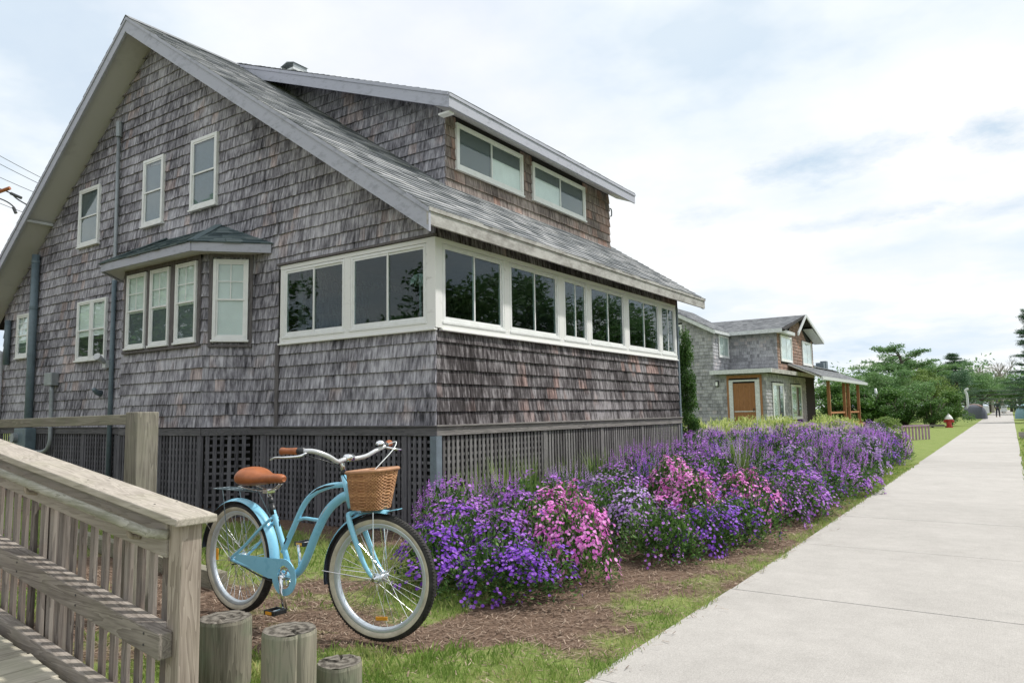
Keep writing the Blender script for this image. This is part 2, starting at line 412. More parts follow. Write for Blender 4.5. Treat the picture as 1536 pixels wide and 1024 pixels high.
def wramp(f, stops):
    t = nn.new('ShaderNodeValToRGB'); L(f, t.inputs[0]); e = t.color_ramp.elements
    while len(e) < len(stops): e.new(.5)
    for el, (p, c) in zip(e, stops): el.position = p; el.color = (*c, 1)
    return t.outputs[0]
cover = wramp(wnoise(.55, 7, (3.1, 1.7, 0)), [(.30, (.72,) * 3), (.46, (1,) * 3)])
shade = wramp(wnoise(1.0, 6, (12.3, 4.1, 2)), [(.34, (.70, .80, .90)), (.42, (.86, .92, .97)), (.54, (.98, .99, 1.0))])
band = wramp(wnoise(1.9, 5, (5.2, 1.3, 8)), [(.40, (.80, .875, .95)), (.56, (1, 1, 1))])
low = wm('SUBTRACT', 1.0, wm('MULTIPLY', wm('MAXIMUM', sep.outputs[2], 0.0), 2.6))
low = wm('MAXIMUM', low, .25)
bm = nn.new('ShaderNodeMix'); bm.data_type = 'RGBA'; bm.blend_type = 'MULTIPLY'; L(low, bm.inputs[0]); L(shade, bm.inputs[6]); L(band, bm.inputs[7])
cx_o = wm('DIVIDE', sep.outputs[0], zz); cy_o = wm('DIVIDE', sep.outputs[1], zz)
ragged = wnoise(7.0, 5, (1.1, 6.3, 2), .65)
cur = bm.outputs[2]
for (px_c, py_c, rx_c, ry_c, amt) in ((-.38, 2.03, .24, .14, .8), (.0, 2.07, .10, .15, .95), (-.80, 2.22, .14, .10, .45), (-.40, 2.48, .32, .09, .5), (.05, 2.55, .32, .10, .5)):
    ex_ = wm('DIVIDE', wm('SUBTRACT', cx_o, px_c), rx_c); ey_ = wm('DIVIDE', wm('SUBTRACT', cy_o, py_c), ry_c)
    dd_ = wm('SQRT', wm('ADD', wm('MULTIPLY', ex_, ex_), wm('MULTIPLY', ey_, ey_)))
    dd_ = wm('ADD', dd_, wm('MULTIPLY', wm('SUBTRACT', ragged, .5), 2.2))
    mk_ = wramp(dd_, [(.0, (amt,) * 3), (1.0, (0,) * 3)])
    m2 = nn.new('ShaderNodeMix'); m2.data_type = 'RGBA'; m2.blend_type = 'MULTIPLY'; L(mk_, m2.inputs[0]); L(cur, m2.inputs[6]); m2.inputs[7].default_value = (.60, .72, .84, 1); cur = m2.outputs[2]
bg2 = nn.new('ShaderNodeBackground'); L(cur, bg2.inputs[0]); bg2.inputs[1].default_value = .72
mx = nn.new('ShaderNodeMixShader'); L(cover, mx.inputs[0]); L(bg1.outputs[0], mx.inputs[1]); L(bg2.outputs[0], mx.inputs[2]); L(mx.outputs[0], out.inputs[0])
sl = bpy.data.lights.new('sun', 'SUN'); sl.energy = 2.6; sl.angle = R(2.5); sl.color = (1, .96, .9)
so = bpy.data.objects.new('sun', sl); COL.objects.link(so)
sd = Vector((math.sin(SUN_AZ) * math.cos(SUN_EL), math.cos(SUN_AZ) * math.cos(SUN_EL), math.sin(SUN_EL)))
so.rotation_euler = sd.to_track_quat('Z', 'Y').to_euler(); so.location = sd * 50
scene.view_settings.view_transform = 'Standard'; scene.view_settings.look = 'None'; scene.view_settings.gamma = 1; scene.view_settings.exposure = .58

# ------------------------------------------------------------------ ground
PX0, PX1 = 3.18, 4.92     # the path
def pl(y): return 3.20 - .0165 * y if y > 0 else 3.20
def pr(y): return 4.94 - .0085 * y
def green(x, y):
    """1 where grass grows, 0 on mulch"""
    nz = noise.noise(Vector((x * 1.3, y * 1.3, 3.1))) * .5 + noise.noise(Vector((x * 4, y * 4, 1.1))) * .25
    if x > PX1 - .1: return .9 + nz * .3
    if y > 6.5 and x > 2.55: return .8 + nz * .3
    if y > 12: return .85 + nz * .4
    yb_ = -2.34 - .85 * max(0, 2.62 - x)
    if y < yb_ and x > .8:
        return min(1, .62 + nz * .8 + (yb_ - y) * 1.0)
    e = max(0, 1 - (PX0 - x) / .40)
    if x > 2.0 and y > -2.6:
        return .21 + e * .38 + nz * 1.2 + max(0, min(.55, (y - 2.5) * .15)) - max(0, (2.7 - x)) * .6
    if -2.5 < y < -.35 and x < 2.0:
        band = 1 - abs(y + 1.25) / 1.1
        return .44 + band * .50 + nz * 1.2
    if y <= -2.5: return .30 + nz * 1.4
    return .1 + nz * .3
def coords(lo, hi, fine0, fine1, step):
    a = list(np.arange(fine0, fine1 + 1e-6, step)); d = step; x = fine0
    left = []
    while x > lo: d *= 1.35; x -= d; left.append(max(x, lo))
    x = a[-1]; d = step; right = []
    while x < hi: d *= 1.35; x += d; right.append(min(x, hi))
    return left[::-1] + a + right
gx = coords(-700, 700, -6, 7, .12); gy = coords(-300, 1100, -5, 9, .12)
gv = []; ga = []
for y in gy:
    for x in gx:
        z = 0
        if -7 < x < 7.5 and -6 < y < 12 and not (PX0 - .08 < x < PX1 + .08): z = noise.noise(Vector((x * 5, y * 5, 0))) * .012 + noise.noise(Vector((x * 1.1, y * 1.1, 5))) * .015 - .012
        if PX0 - .08 < x < PX1 + .08: z = -.03
        gv.append((x, y, z)); ga.append(green(x, y) if y < 40 and abs(x) < 20 else .9)
nx = len(gx)
gf = [(j * nx + i, j * nx + i + 1, (j + 1) * nx + i + 1, (j + 1) * nx + i) for j in range(len(gy) - 1) for i in range(nx - 1)]
me = bpy.data.meshes.new('ground'); me.from_pydata(gv, [], gf); at = me.attributes.new('green', 'FLOAT', 'POINT'); at.data.foreach_set('value', ga)
me.materials.append(M['ground']); me.polygons.foreach_set('use_smooth', [True] * len(me.polygons))
go = bpy.data.objects.new('ground', me); COL.objects.link(go); go['kind'] = 'structure'

b = MB()
y = -0.72 - 1.96 * 12; i = 0
while y < 230:
    y1 = y + 1.96 - (.0055 if y < 40 else 0); sx = random.uniform(-.006, .006)
    zt_ = .012 + random.uniform(-.002, .002); b.hexa([(pl(y) + sx, y, -.08), (pr(y) + sx, y, -.08), (pl(y1) + sx, y1, -.08), (pr(y1) + sx, y1, -.08), (pl(y) + sx, y, zt_), (pr(y) + sx, y, zt_), (pl(y1) + sx, y1, zt_), (pr(y1) + sx, y1, zt_)], rnd=random.random()); y += 1.96; i += 1
po = b.build('path', M['path'], bevel=.004); po['kind'] = 'structure'

def blades(name, n, region, dens, mat, h0, h1, wd, lie=False, label=None, cat=None):
    onp = lambda x, y: pl(y) < x < pr(y)
    rng = random.Random(hash(name) % 1000 if False else len(name) * 31); V = []; F = []; Rn = []
    cnt = 0
    for _ in range(n):
        x0, x1, ya, yb = region
        t = rng.random(); x = rng.uniform(x0, x1); y = ya + (yb - ya) * (t ** 1.6)
        if rng.random() > dens(x, y): continue
        a = rng.uniform(0, math.pi * 2); h = rng.uniform(h0, h1); ww = wd * rng.uniform(.6, 1.3)
        zg = noise.noise(Vector((x * 5, y * 5, 0))) * .012 + noise.noise(Vector((x * 1.1, y * 1.1, 5))) * .015 - .012
        if onp(x, y): zg = .0135
        far = 1 + max(0, (y + 1) * .10)
        ww *= far
        if lie:
            dx, dy = math.cos(a) * h, math.sin(a) * h; px, py = -math.sin(a) * ww, math.cos(a) * ww
            z = zg + rng.uniform(.001, .016); z2 = z + rng.uniform(-.004, .014)
            P = [(x - px, y - py, z), (x + px, y + py, z), (x + dx + px, y + dy + py, z2), (x + dx - px, y + dy - py, z2)]
        else:
            px, py = math.cos(a) * ww, math.sin(a) * ww; lx, ly = rng.uniform(-.6, .6) * h, rng.uniform(-.6, .6) * h
            P = [(x - px, y - py, zg - .003), (x + px, y + py, zg - .003), (x + px * .7 + lx * .4, y + py * .7 + ly * .4, zg + h * .6), (x + lx, y + ly, zg + h)]
        k = len(V); V += P; F.append((k, k + 1, k + 2, k + 3)); Rn.append(min(1, max(0, rng.gauss(.5, .2) + (0 if lie else noise.noise(Vector((x * 2.2, y * 2.2, 9))) * .55 + .08)))); cnt += 1
    me = bpy.data.meshes.new(name); me.from_pydata(V, [], F); me.materials.append(mat)
    at = me.attributes.new('rnd', 'FLOAT', 'FACE'); at.data.foreach_set('value', Rn)
    o = bpy.data.objects.new(name, me); COL.objects.link(o); tag(o, label, cat, kind='stuff'); return o
def dens_g(x, y):
    if pl(y) + .03 + .04 * noise.noise(Vector((y * 3, 4, 1))) < x < pr(y) - .02: return 0
    g = green(x, y); return 0 if g < .42 else min(1, (g - .36) * 1.7) * min(1, max(.12, .65 + 1.6 * noise.noise(Vector((x * 7, y * 7, 2)))))
blades('grass', 170000, (1.15, 3.27, -4.4, 12), dens_g, M['grass'], .014, .048, .0022, label='green grass growing along the edge of the concrete path', cat='grass')
blades('lawn_grass', 60000, (-4.0, 2.4, -3.6, .0), dens_g, M['grass'], .025, .075, .003, label='patchy green grass behind the bicycle below the lattice', cat='grass')
blades('verge_grass', 30000, (4.79, 7.5, -3, 40), dens_g, M['grass'], .03, .09, .004, label='green grass on the far side of the path', cat='grass')
def dens_m(x, y):
    if pl(y) + .015 < x < pr(y) + .03: return .22 * max(0, 1 - (x - pl(y)) / .16) ** 2 + .004
    return 1 if green(x, y) < .6 else .25
blades('bark_mulch', 70000, (-1.5, 3.40, -4.2, 6), dens_m, M['needles'], .012, .06, .0022, lie=True, label='brown shredded bark mulch around the flower bed', cat='mulch')

# ------------------------------------------------------------------ wall frames
def frame(O, U, N):
    O = Vector(O); U = Vector(U); N = Vector(N)
    return lambda p: O + U * p[0] + N * p[1] + Vector((0, 0, p[2]))
GAB = frame((0, 0, 0), (1, 0, 0), (0, -1, 0))
SIDE = frame((0, 0, 0), (0, 1, 0), (1, 0, 0))

def shingles(F, u0, u1, z0, z1, expo=.147, wmin=.08, wmax=.20, top=None, holes=(), name='wall', mat=None, parent=None, label=None, seed=1, ragged=.006, side=None):
    """rows of tapered shingles; top(u) is the roof line that cuts them; side(z) -> (umin, umax)"""
    rng = random.Random(seed); b = MB(F); z = z0; row = 0
    while z < z1 - .01:
        u = u0 - rng.uniform(0, .1); zt = z + expo * 1.05
        while u < u1:
            wd = rng.uniform(wmin, wmax); a0 = max(u, u0); a1 = min(u + wd - .0028, u1); u += wd
            if a1 - a0 < .02: continue
            if side:
                lo, hi = side(z + expo / 2); a0 = max(a0, lo); a1 = min(a1, hi)
                if a1 - a0 < .02: continue
            t0 = min(zt, z1); t1 = t0
            if top: t0 = min(t0, top(a0)); t1 = min(t1, top(a1))
            if t0 <= z + .01 and t1 <= z + .01: continue
            hit = False
            for (h0, h1, k0, k1) in holes:
                if k0 < z + expo / 2 < k1 and a1 > h0 + .02 and a0 < h1 - .02:
                    if a0 < h0: a1 = h0 + .02
                    elif a1 > h1: a0 = h1 - .02
                    else: hit = True
                    break
            if hit or a1 - a0 < .012: continue
            zb = z - rng.uniform(0, ragged); t0 = max(t0, zb + .002); t1 = max(t1, zb + .002)
            nb = rng.uniform(.021, .029); ntp = .003; r = rng.random()
            v = [(a0, 0, zb), (a1, 0, zb), (a0, nb, zb), (a1, nb, zb), (a0, 0, t0), (a1, 0, t1), (a0, ntp, t0), (a1, ntp, t1)]
            b.hexa(v, rnd=r)
        z += expo; row += 1
    o = b.build(name, mat, parent)
    if label and o: o['label'] = label
    return o

def window(parent, F, a0, a1, z0, z1, style, name='window', cas=.045, n0=.0, frame_mat='vinyl'):
    """window on wall frame F; a0..z1 outer casing. style keys: type double|slider|single; backing mats"""
    b = MB(F); out_ = n0 + .045
    b.box(a0, a0 + cas, n0, out_, z0, z1); b.box(a1 - cas, a1, n0, out_, z0, z1)
    b.box(a0 + cas, a1 - cas, n0, out_ - .002, z1 - cas, z1); b.box(a0 + cas, a1 - cas, n0, out_ - .002, z0, z0 + cas)
    b.box(a0 - .015, a1 + .015, n0, out_ + .015, z0 - .028, z0 - .001)
    fo = b.build(name, M[frame_mat], parent, bevel=.003)
    i0, i1, k0, k1 = a0 + cas, a1 - cas, z0 + cas, z1 - cas; g = n0 + .026; s = .022
    sb = MB(F); gl = MB(F)
    t = style['type']
    if t == 'double':
        km = (k0 + k1) / 2
        for (p, q, off) in ((km - .012, k1, .004), (k0, km + .012, -.006)):
            sb.box(i0, i0 + s, g + off - .006, g + off + .006, p, q); sb.box(i1 - s, i1, g + off - .006, g + off + .006, p, q)
            sb.box(i0 + s, i1 - s, g + off - .006, g + off + .006, q - s, q); sb.box(i0 + s, i1 - s, g + off - .006, g + off + .006, p, p + s)
            gl.box(i0 + s, i1 - s, g + off - .002, g + off + .002, p + s, q - s)
        if style.get('muntin'):
            nxm, nzm = style['muntin']; h = k1 - s - (km + .01)
            for j in range(1, nxm):
                u = i0 + s + (i1 - i0 - 2 * s) * j / nxm; sb.box(u - .006, u + .006, g + .006, g + .009, km + .01, k1 - s)
            for j in range(1, nzm):
                zq = km + .01 + h * j / nzm; sb.box(i0 + s, i1 - s, g + .0055, g + .0085, zq - .006, zq + .006)
    elif t == 'slider':
        um = (i0 + i1) / 2 + style.get('shift', 0)
        for (p, q, off) in ((i0, um + .012, .004), (um - .012, i1, -.006)):
            sb.box(p, p + s, g + off - .006, g + off + .006, k0, k1); sb.box(q - s, q, g + off - .006, g + off + .006, k0, k1)
            sb.box(p + s, q - s, g + off - .006, g + off + .006, k1 - s, k1); sb.box(p + s, q - s, g + off - .006, g + off + .006, k0, k0 + s)
            gl.box(p + s, q - s, g + off - .002, g + off + .002, k0 + s, k1 - s)
    so_ = sb.build('sash', M[frame_mat], fo); gl.build('pane', M[style.get('glass', 'glass')], fo)
    for (key, f0, f1, g0, g1) in style.get('back', ()):   # backing pieces as fractions of the opening
        bb = MB(F); dz = .002 if key in ('blind', 'curtain') else 0
        bb.box(i0 + (i1 - i0) * f0, i0 + (i1 - i0) * f1, n0 + .001 + dz, n0 + .008 + dz * 2, k0 + (k1 - k0) * g0, k0 + (k1 - k0) * g1)
        bb.build({'blind': 'blind', 'curtain': 'curtain', 'screen': 'insect_screen', 'screenb': 'insect_screen', 'dark': 'backing'}[key], M[key], fo)
    return fo

# ------------------------------------------------------------------ main house
H = empty('shingled_house', (-5, 3.3, 0), 'large weathered grey shingled house with steep gable and white framed porch windows above lattice', 'house')
RX, RZ = -5.49, 7.05; ES = .665; WS = .77
EX, YF, YB = .28, -.45, 7.1
def roof_r(x): return RZ - ES * (x - RX)          # top surface, right slope
def roof_l(x): return RZ - WS * (RX - x)
TH = .17
def under(x): return (roof_r(x) if x > RX else roof_l(x)) - TH
XL = -10.28; LWALL = 6.45
# wall backing
def poly_wall(name, pts, off, mat, parent=H): return MB().prism(pts, off).build(name, mat, parent)
G0, G1, Z0 = XL, -2.47, 1.07
poly_wall('gable_sheathing', [(XL, 0, Z0), (-2.49, 0, Z0), (-2.49, 0, under(-2.49)), (RX, 0, under(RX)), (XL, 0, under(XL))], (0, .12, 0), M['sh_back'])
poly_wall('porch_gable_sheathing', [(-2.49, 0, 3.03), (0, 0, 3.03), (0, 0, under(0)), (-2.49, 0, under(-2.49))], (0, .12, 0), M['sh_back'])
poly_wall('porch_gable_lower_sheathing', [(-2.49, 0, Z0), (0, 0, Z0), (0, 0, 2.07), (-2.49, 0, 2.07)], (0, .12, 0), M['sh_back'])
MB().box(-.12, 0, .121, LWALL, Z0, 2.07).box(-.12, 0, .121, LWALL, 3.03, under(0) - .003).build('porch_side_sheathing', M['sh_back'], H)
MB().box(XL + .01, -.01, LWALL, LWALL + .12, Z0, 3.0).build('far_wall', M['sh_back'], H)
poly_wall('far_gable', [(XL, LWALL + .003, 3.0), (0, LWALL + .003, 3.0), (0, LWALL + .003, under(0)), (RX, LWALL + .003, under(RX)), (XL, LWALL + .003, under(XL))], (0, .11, 0), M['sh_back'])
MB().box(XL, XL + .12, .121, LWALL - .003, Z0, under(XL) - .01).build('left_wall', M['sh_back'], H)
# shingled faces
BAYL, BAYR_, BD = -5.30, -3.38, .43
gw_holes = [(-7.57, -6.92, 4.06, 4.88), (-5.63, -5.09, 4.09, 4.96), (-4.40, -3.79, 4.12, 4.99), (-9.67, -9.20, 2.38, 3.01), (-7.48, -6.57, 2.20, 3.02), (-5.6, -3.1, 1.0, 3.25)]
shingles(GAB, XL, -2.50, Z0 + .02, 7.0, top=lambda x: under(x) - .004, holes=gw_holes, name='gable_wall', mat=M['sh_grey'], parent=H, seed=3, ragged=.012, label='weathered grey shingled gable wall')
shingles(GAB, -2.50, .014, 3.001, 5.2, top=lambda x: under(x) - .004, name='porch_gable_wall', mat=M['sh_grey'], parent=H, seed=4, ragged=.01)
shingles(GAB, -2.45, .014, Z0 + .02, 2.075, expo=.1435, wmin=.14, wmax=.30, name='porch_front_wall', mat=M['sh_grey'], parent=H, seed=5, ragged=.003)
shingles(SIDE, -.0, LWALL, Z0 + .02, 2.075, expo=.1435, wmin=.10, wmax=.24, name='porch_side_wall', mat=M['sh_brown'], parent=H, seed=6, ragged=.004, label='dark brown stained shingles under the porch windows')
shingles(SIDE, .0, LWALL, 3.03, 3.24, expo=.13, name='frieze', mat=M['sh_brown'], parent=H, seed=8)
# small eave drip line above porch windows on the gable
MB().box(-2.49, .03, -.055, -.002, 3.035, 3.06).build('drip_board', M['trimdark'], H)
MB().box(-2.52, -2.46, -.035, -.002, Z0 + .02, 2.07).build('wall_trim', M['trimdark'], H, bevel=.003)
# roof shingle courses
def roof_courses(name, ra, rb, ea, eb, mat, parent, expo=.135, thick=.012, seed=1, keep=None, wmin=.16, wmax=.34):
    """ra-rb ridge ends, ea-eb eave ends (matching sides)"""
    rng = random.Random(seed); ra, rb, ea, eb = map(Vector, (ra, rb, ea, eb)); b = MB()
    S = (ea - ra).length; n = max(1, int(S / expo)); nrm = (rb - ra).cross(ea - ra).normalized()
    if nrm.z < 0: nrm = -nrm
    for i in range(n + 1):
        s1 = min(1, (i + 1) * expo / S); s0 = max(0, (i - .25) * expo / S)
        lo0, lo1 = ra.lerp(ea, s1), rb.lerp(eb, s1); hi0, hi1 = ra.lerp(ea, s0), rb.lerp(eb, s0)
        W = (lo1 - lo0).length
        if W < .05: continue
        t = -rng.uniform(0, .2)
        while t < W:
            wd = rng.uniform(wmin, wmax); a = max(0, t) / W; c = min(W, t + wd - .003) / W; t += wd
            if c - a < .005: continue
            if keep and not keep(lo0.lerp(lo1, (a + c) / 2)): continue
            nb = nrm * (thick + rng.uniform(0, .005)); nt_ = nrm * .003; dn = (lo0 - hi0).normalized() * rng.choice((0, 0, .012))
            A, B, C, D = hi0.lerp(hi1, a), hi0.lerp(hi1, c), lo0.lerp(lo1, a) + dn, lo0.lerp(lo1, c) + dn
            b.add([A + nt_, B + nt_, C + nb, D + nb, C, D], [(0, 1, 3, 2), (2, 3, 5, 4), (0, 2, 4), (1, 5, 3)], rnd=rng.random())
    return b.build(name, mat, parent)
# deck slabs
MB().prism([(RX, YF + .031, RZ - .005), (EX, YF + .031, roof_r(EX) - .005), (EX, YF + .031, roof_r(EX) - .10), (RX, YF + .031, RZ - .10)], (0, YB - YF - .035, 0)).build('roof_deck', M['sh_back'], H)
XLE = -10.75
MB().prism([(XLE, YF + .031, roof_l(XLE) - .005), (RX - .002, YF + .031, RZ - .005), (RX - .002, YF + .031, RZ - .10), (XLE, YF + .031, roof_l(XLE) - .10)], (0, YB - YF - .035, 0)).build('roof_deck', M['sh_back'], H)
DY0, DY1 = 1.40, 6.95
DX = -1.32; DE = -.95; DEZ = 5.34; DS = (RZ - DEZ) / (DE - RX) * -1
def dorm_top(x): return DEZ + (RZ - DEZ) * (DE - x) / (DE - RX)
roof_courses('roof', (RX, YF - .015, RZ), (RX, YB + .015, RZ), (EX + .03, YF - .015, roof_r(EX + .03)), (EX + .03, YB + .015, roof_r(EX + .03)), M['roof'], H, seed=11, keep=lambda p: not (p.x < DX - .1 and 1.9 < p.y < 6.5))
roof_courses('roof', (RX, YF - .015, RZ + .002), (RX, YB + .015, RZ + .002), (XLE, YF - .015, roof_l(XLE)), (XLE, YB + .015, roof_l(XLE)), M['roof'], H, seed=12)
b = MB(); rg = random.Random(5); yy = YF - .02
while yy < YB:
    b.prism([(RX - .14, yy, RZ - .14 * WS + .02), (RX, yy, RZ + .03), (RX + .14, yy, RZ - .14 * ES + .02), (RX, yy, RZ + .022)], (0, .2, 0)); yy += .205
b.build('ridge_cap', M['roof'], H)
# soffits and rake boards
MB().prism([(XLE, YF + .03, roof_l(XLE) - .105), (RX, YF + .03, RZ - .105), (RX, YF + .03, RZ - .125), (XLE, YF + .03, roof_l(XLE) - .125)], (0, .45, 0)).build('soffit', M['soffit'], H)
MB().prism([(RX + .003, YF + .03, RZ - .105), (EX - .03, YF + .03, roof_r(EX - .03) - .105), (EX - .03, YF + .03, roof_r(EX - .03) - .125), (RX + .003, YF + .03, RZ - .125)], (0, .45, 0)).build('soffit', M['soffit'], H)
def rake(x0, z0, x1, z1, h0=.02, h1=-.19, y=YF, t=.03, name='rake_board', mat='fascia', par=H):
    return MB().prism([(x0, y, z0 + h0), (x1, y, z1 + h0), (x1, y, z1 + h1), (x0, y, z0 + h1)], (0, t, 0)).build(name, M[mat], par)
rake(RX, RZ, EX + .03, roof_r(EX + .03), h0=-.012, h1=-.235)
rake(XLE, roof_l(XLE), RX - .001, RZ, h0=-.012, h1=-.205)
rake(RX, RZ, EX + .035, roof_r(EX + .035), h0=.004, h1=-.045, y=YF - .014, t=.012, name='rake_trim')
rake(XLE, roof_l(XLE), RX - .001, RZ, h0=.004, h1=-.045, y=YF - .014, t=.012, name='rake_trim')
# soffit batten on left slope
zb = roof_l(-8.55) - .16
MB().box(-8.60, -8.52, YF + .03, -.02, zb - .03, zb + .01).build('soffit_batten', M['gutter'], H)
# eave fascia (right)
ze = roof_r(EX)
MB().box(EX, EX + .028, YF - .001, YB, ze - .19, ze - .004).build('eave_board', M['eave'], H, bevel=.004)
MB().box(EX + .0285, EX + .042, YF - .003, YB + .002, ze - .055, ze - .016).build('eave_trim', M['eave'], H)
MB().prism([(EX - .001, YF + .06, ze - .120), (-.02, YF + .06, ze - .060), (-.02, YF + .06, ze - .045), (EX - .001, YF + .06, ze - .105)], (0, YB - YF - .08, 0)).build('eave_soffit', M['trimdark'], H)  # soffit coloured dark to stand for the shadowed band under the eave
rake(-2, roof_r(-2), EX, roof_r(EX), y=YB - .03, h0=-.012, h1=-.20)
# dormer
MB().prism([(RX, DY0, RZ - .006 + .03), (DE, DY0, DEZ - .006), (DE, DY0, DEZ - .09), (RX, DY0, RZ - .09)], (0, DY1 - DY0, 0)).build('dormer_roof_deck', M['fascia'], H)
roof_courses('dormer_roof', (RX, DY0 - .015, RZ + .03), (RX, DY1 + .015, RZ + .03), (DE + .02, DY0 - .015, DEZ), (DE + .02, DY1 + .015, DEZ), M['roof'], H, seed=13)
def rake2(y, nm, h0, h1, t=.03): MB().prism([(RX + .1, y, dorm_top(RX + .1) + h0), (DE + .02, y, DEZ + h0), (DE + .02, y, DEZ + h1), (RX + .1, y, dorm_top(RX + .1) + h1)], (0, t, 0)).build(nm, M['fascia'], H)
rake2(DY0 - .03, 'dormer_rake_board', -.01, -.20); rake2(DY0 - .043, 'dormer_rake_trim', .006, -.04, .012)
MB().box(DE, DE + .028, DY0 - .028, DY1, DEZ - .19, DEZ - .012).build('dormer_eave_board', M['fascia'], H, bevel=.004)
MB().box(DE + .029, DE + .042, DY0 - .03, DY1 + .002, DEZ - .05, DEZ - .012).build('dormer_eave_trim', M['fascia'], H)
MB().prism([(DE - .002, DY0, DEZ - .17), (DX, DY0, DEZ - .02), (DX, DY0, DEZ - .005), (DE - .002, DY0, DEZ - .15)], (0, DY1 - DY0, 0)).build('dormer_soffit', M['soffit'], H)
MB().box(DE - .22, DE - .04, DY0 + .05, DY0 + .16, DEZ - .225, DEZ - .20).build('dormer_block', M['white'], H)
DW0, DW1 = 1.77, 6.62
DF = frame((DX, 0, 0), (0, 1, 0), (1, 0, 0)); DSD = frame((0, DW0, 0), (1, 0, 0), (0, -1, 0))
MB().box(DX - .1, DX, DW0 + .001, DW1, 4.20, dorm_top(DX) - .092).build('dormer_sheathing', M['sh_back'], H)
MB().prism([(DX - .10, DW0, roof_r(DX - .1) - .05), (DX - .10, DW0, dorm_top(DX - .1) - .095), (RX + .3, DW0, dorm_top(RX + .3) - .095), (RX + .3, DW0, roof_r(RX + .3) - .05)], (0, .08, 0)).build('dormer_side_sheathing', M['sh_back'], H)
MB().prism([(DX - .10, DW1 - .08, roof_r(DX - .1) - .05), (DX - .10, DW1 - .08, dorm_top(DX - .1) - .095), (RX + .3, DW1 - .08, dorm_top(RX + .3) - .095), (RX + .3, DW1 - .08, roof_r(RX + .3) - .05)], (0, .08, 0)).build('dormer_side_sheathing', M['sh_back'], H)
shingles(DF, DW0 - .016, DW1, 4.24, 5.30, expo=.15, wmin=.12, wmax=.24, holes=[(1.97, 3.62, 4.62, 5.26), (3.90, 5.62, 4.64, 5.26)], top=lambda u: dorm_top(DX) - .10, name='dormer_front_wall', mat=M['sh_dorm'], parent=H, seed=14, label='rosy brown dormer shingles')
# the side wall: shingle rows between the two roof slopes
def dside(z):
    # x range where main roof < z < dormer underside
    xm = RX + (RZ - z) / ES          # main roof reaches z
    return (xm - .18, DX + .014)
shingles(DSD, RX + .5, DX + .014, 4.24, 6.95, expo=.15, wmin=.12, wmax=.24, top=lambda x: dorm_top(x) - .10, side=dside, name='dormer_side_wall', mat=M['sh_grey'], parent=H, seed=15)
SD = dict(type='slider', back=[('screen', 0, .49, 0, 1), ('screen', .51, 1, .62, 1), ('blind', .51, 1, 0, .61)])
window(H, DF, 1.97, 3.62, 4.57, 5.22, SD, n0=.006)
window(H, DF, 3.90, 5.62, 4.59, 5.20, dict(type='slider', back=[('screen', 0, .49, .66, 1), ('blind', 0, .49, 0, .65), ('screen', .51, 1, 0, 1)]), n0=.006)
# chimney
b = MB().box(-5.76, -5.43, 2.50, 2.80, 6.7, 7.38); ch = b.build('chimney', M['brick'], H)
MB().box(-5.79, -5.40, 2.47, 2.83, 7.382, 7.42).build('chimney_crown', M['gutter'], ch)
MB().box(-5.76, -5.745, 2.5, 2.8, 7.422, 7.52).box(-5.445, -5.43, 2.5, 2.8, 7.422, 7.52).prism([(-5.78, 2.48, 7.52), (-5.595, 2.48, 7.575), (-5.41, 2.48, 7.52), (-5.595, 2.48, 7.555)], (0, .34, 0)).build('chimney_cap', M['pipelight'], ch)
# gable windows
WB = [('screenb', 0, 1, 0, 1)]
window(H, GAB, -7.57, -6.92, 3.99, 4.93, dict(type='double', back=[('screen', 0, 1, 0, 1)]), n0=.012)
window(H, GAB, -5.63, -5.09, 4.02, 5.02, dict(type='double', back=WB), n0=.012)
window(H, GAB, -4.40, -3.79, 4.06, 5.05, dict(type='double', back=WB), n0=.012)
window(H, GAB, -9.67, -9.20, 2.31, 3.07, dict(type='double', muntin=(2, 3), back=[('screen', 0, 1, 0, .3), ('blind', 0, 1, .31, 1)]), n0=.012)
for (a, c) in ((-7.48, -7.03), (-7.02, -6.57)):
    window(H, GAB, a, c, 2.14, 3.08, dict(type='double', back=[('dark', 0, 1, 0, .38), ('blind', 0, 1, .385, 1)]), n0=.012, cas=.035)
# porch window bands
PB0, PB1 = 2.08, 3.03
def band(F, u0, u1, wins, corner):
    b = MB(F)
    b.box(u0, u1, -.06, .034, PB0, PB0 + .075); b.box(u0, u1, -.06, .030, PB1 - .05, PB1)
    ed = [u0] + [v for wq in wins for v in wq] + [u1]
    for i in range(0, len(ed), 2):
        if ed[i + 1] - ed[i] > .005: b.box(ed[i], ed[i + 1], -.058, .028, PB0 + .076, PB1 - .051)
    b.box(u0 - .01, u1 + (.03 if corner == 'r' else 0), -.0, .055, PB0 - .022, PB0 - .001)
    b.build('window_band', M['white'], H, bevel=.004)
    for k, (a, c) in enumerate(wins):
        window(H, F, a + .003, c - .003, PB0 + .079, PB1 - .054, dict(type='slider', glass='glassp', shift=.0), cas=.03, n0=-.018)
band(GAB, -2.44, .0, [(-2.38, -1.32), (-1.22, -.10)], 'r')
band(SIDE, .061, 6.40, [(.09, 1.20), (1.31, 2.43), (2.56, 3.20), (3.29, 4.38), (4.49, 5.68), (5.76, 6.36)], '')
MB().box(-.075, .036, -.036, .060, PB0 + .003, PB1 - .003).build('corner_post', M['white'], H, bevel=.004)
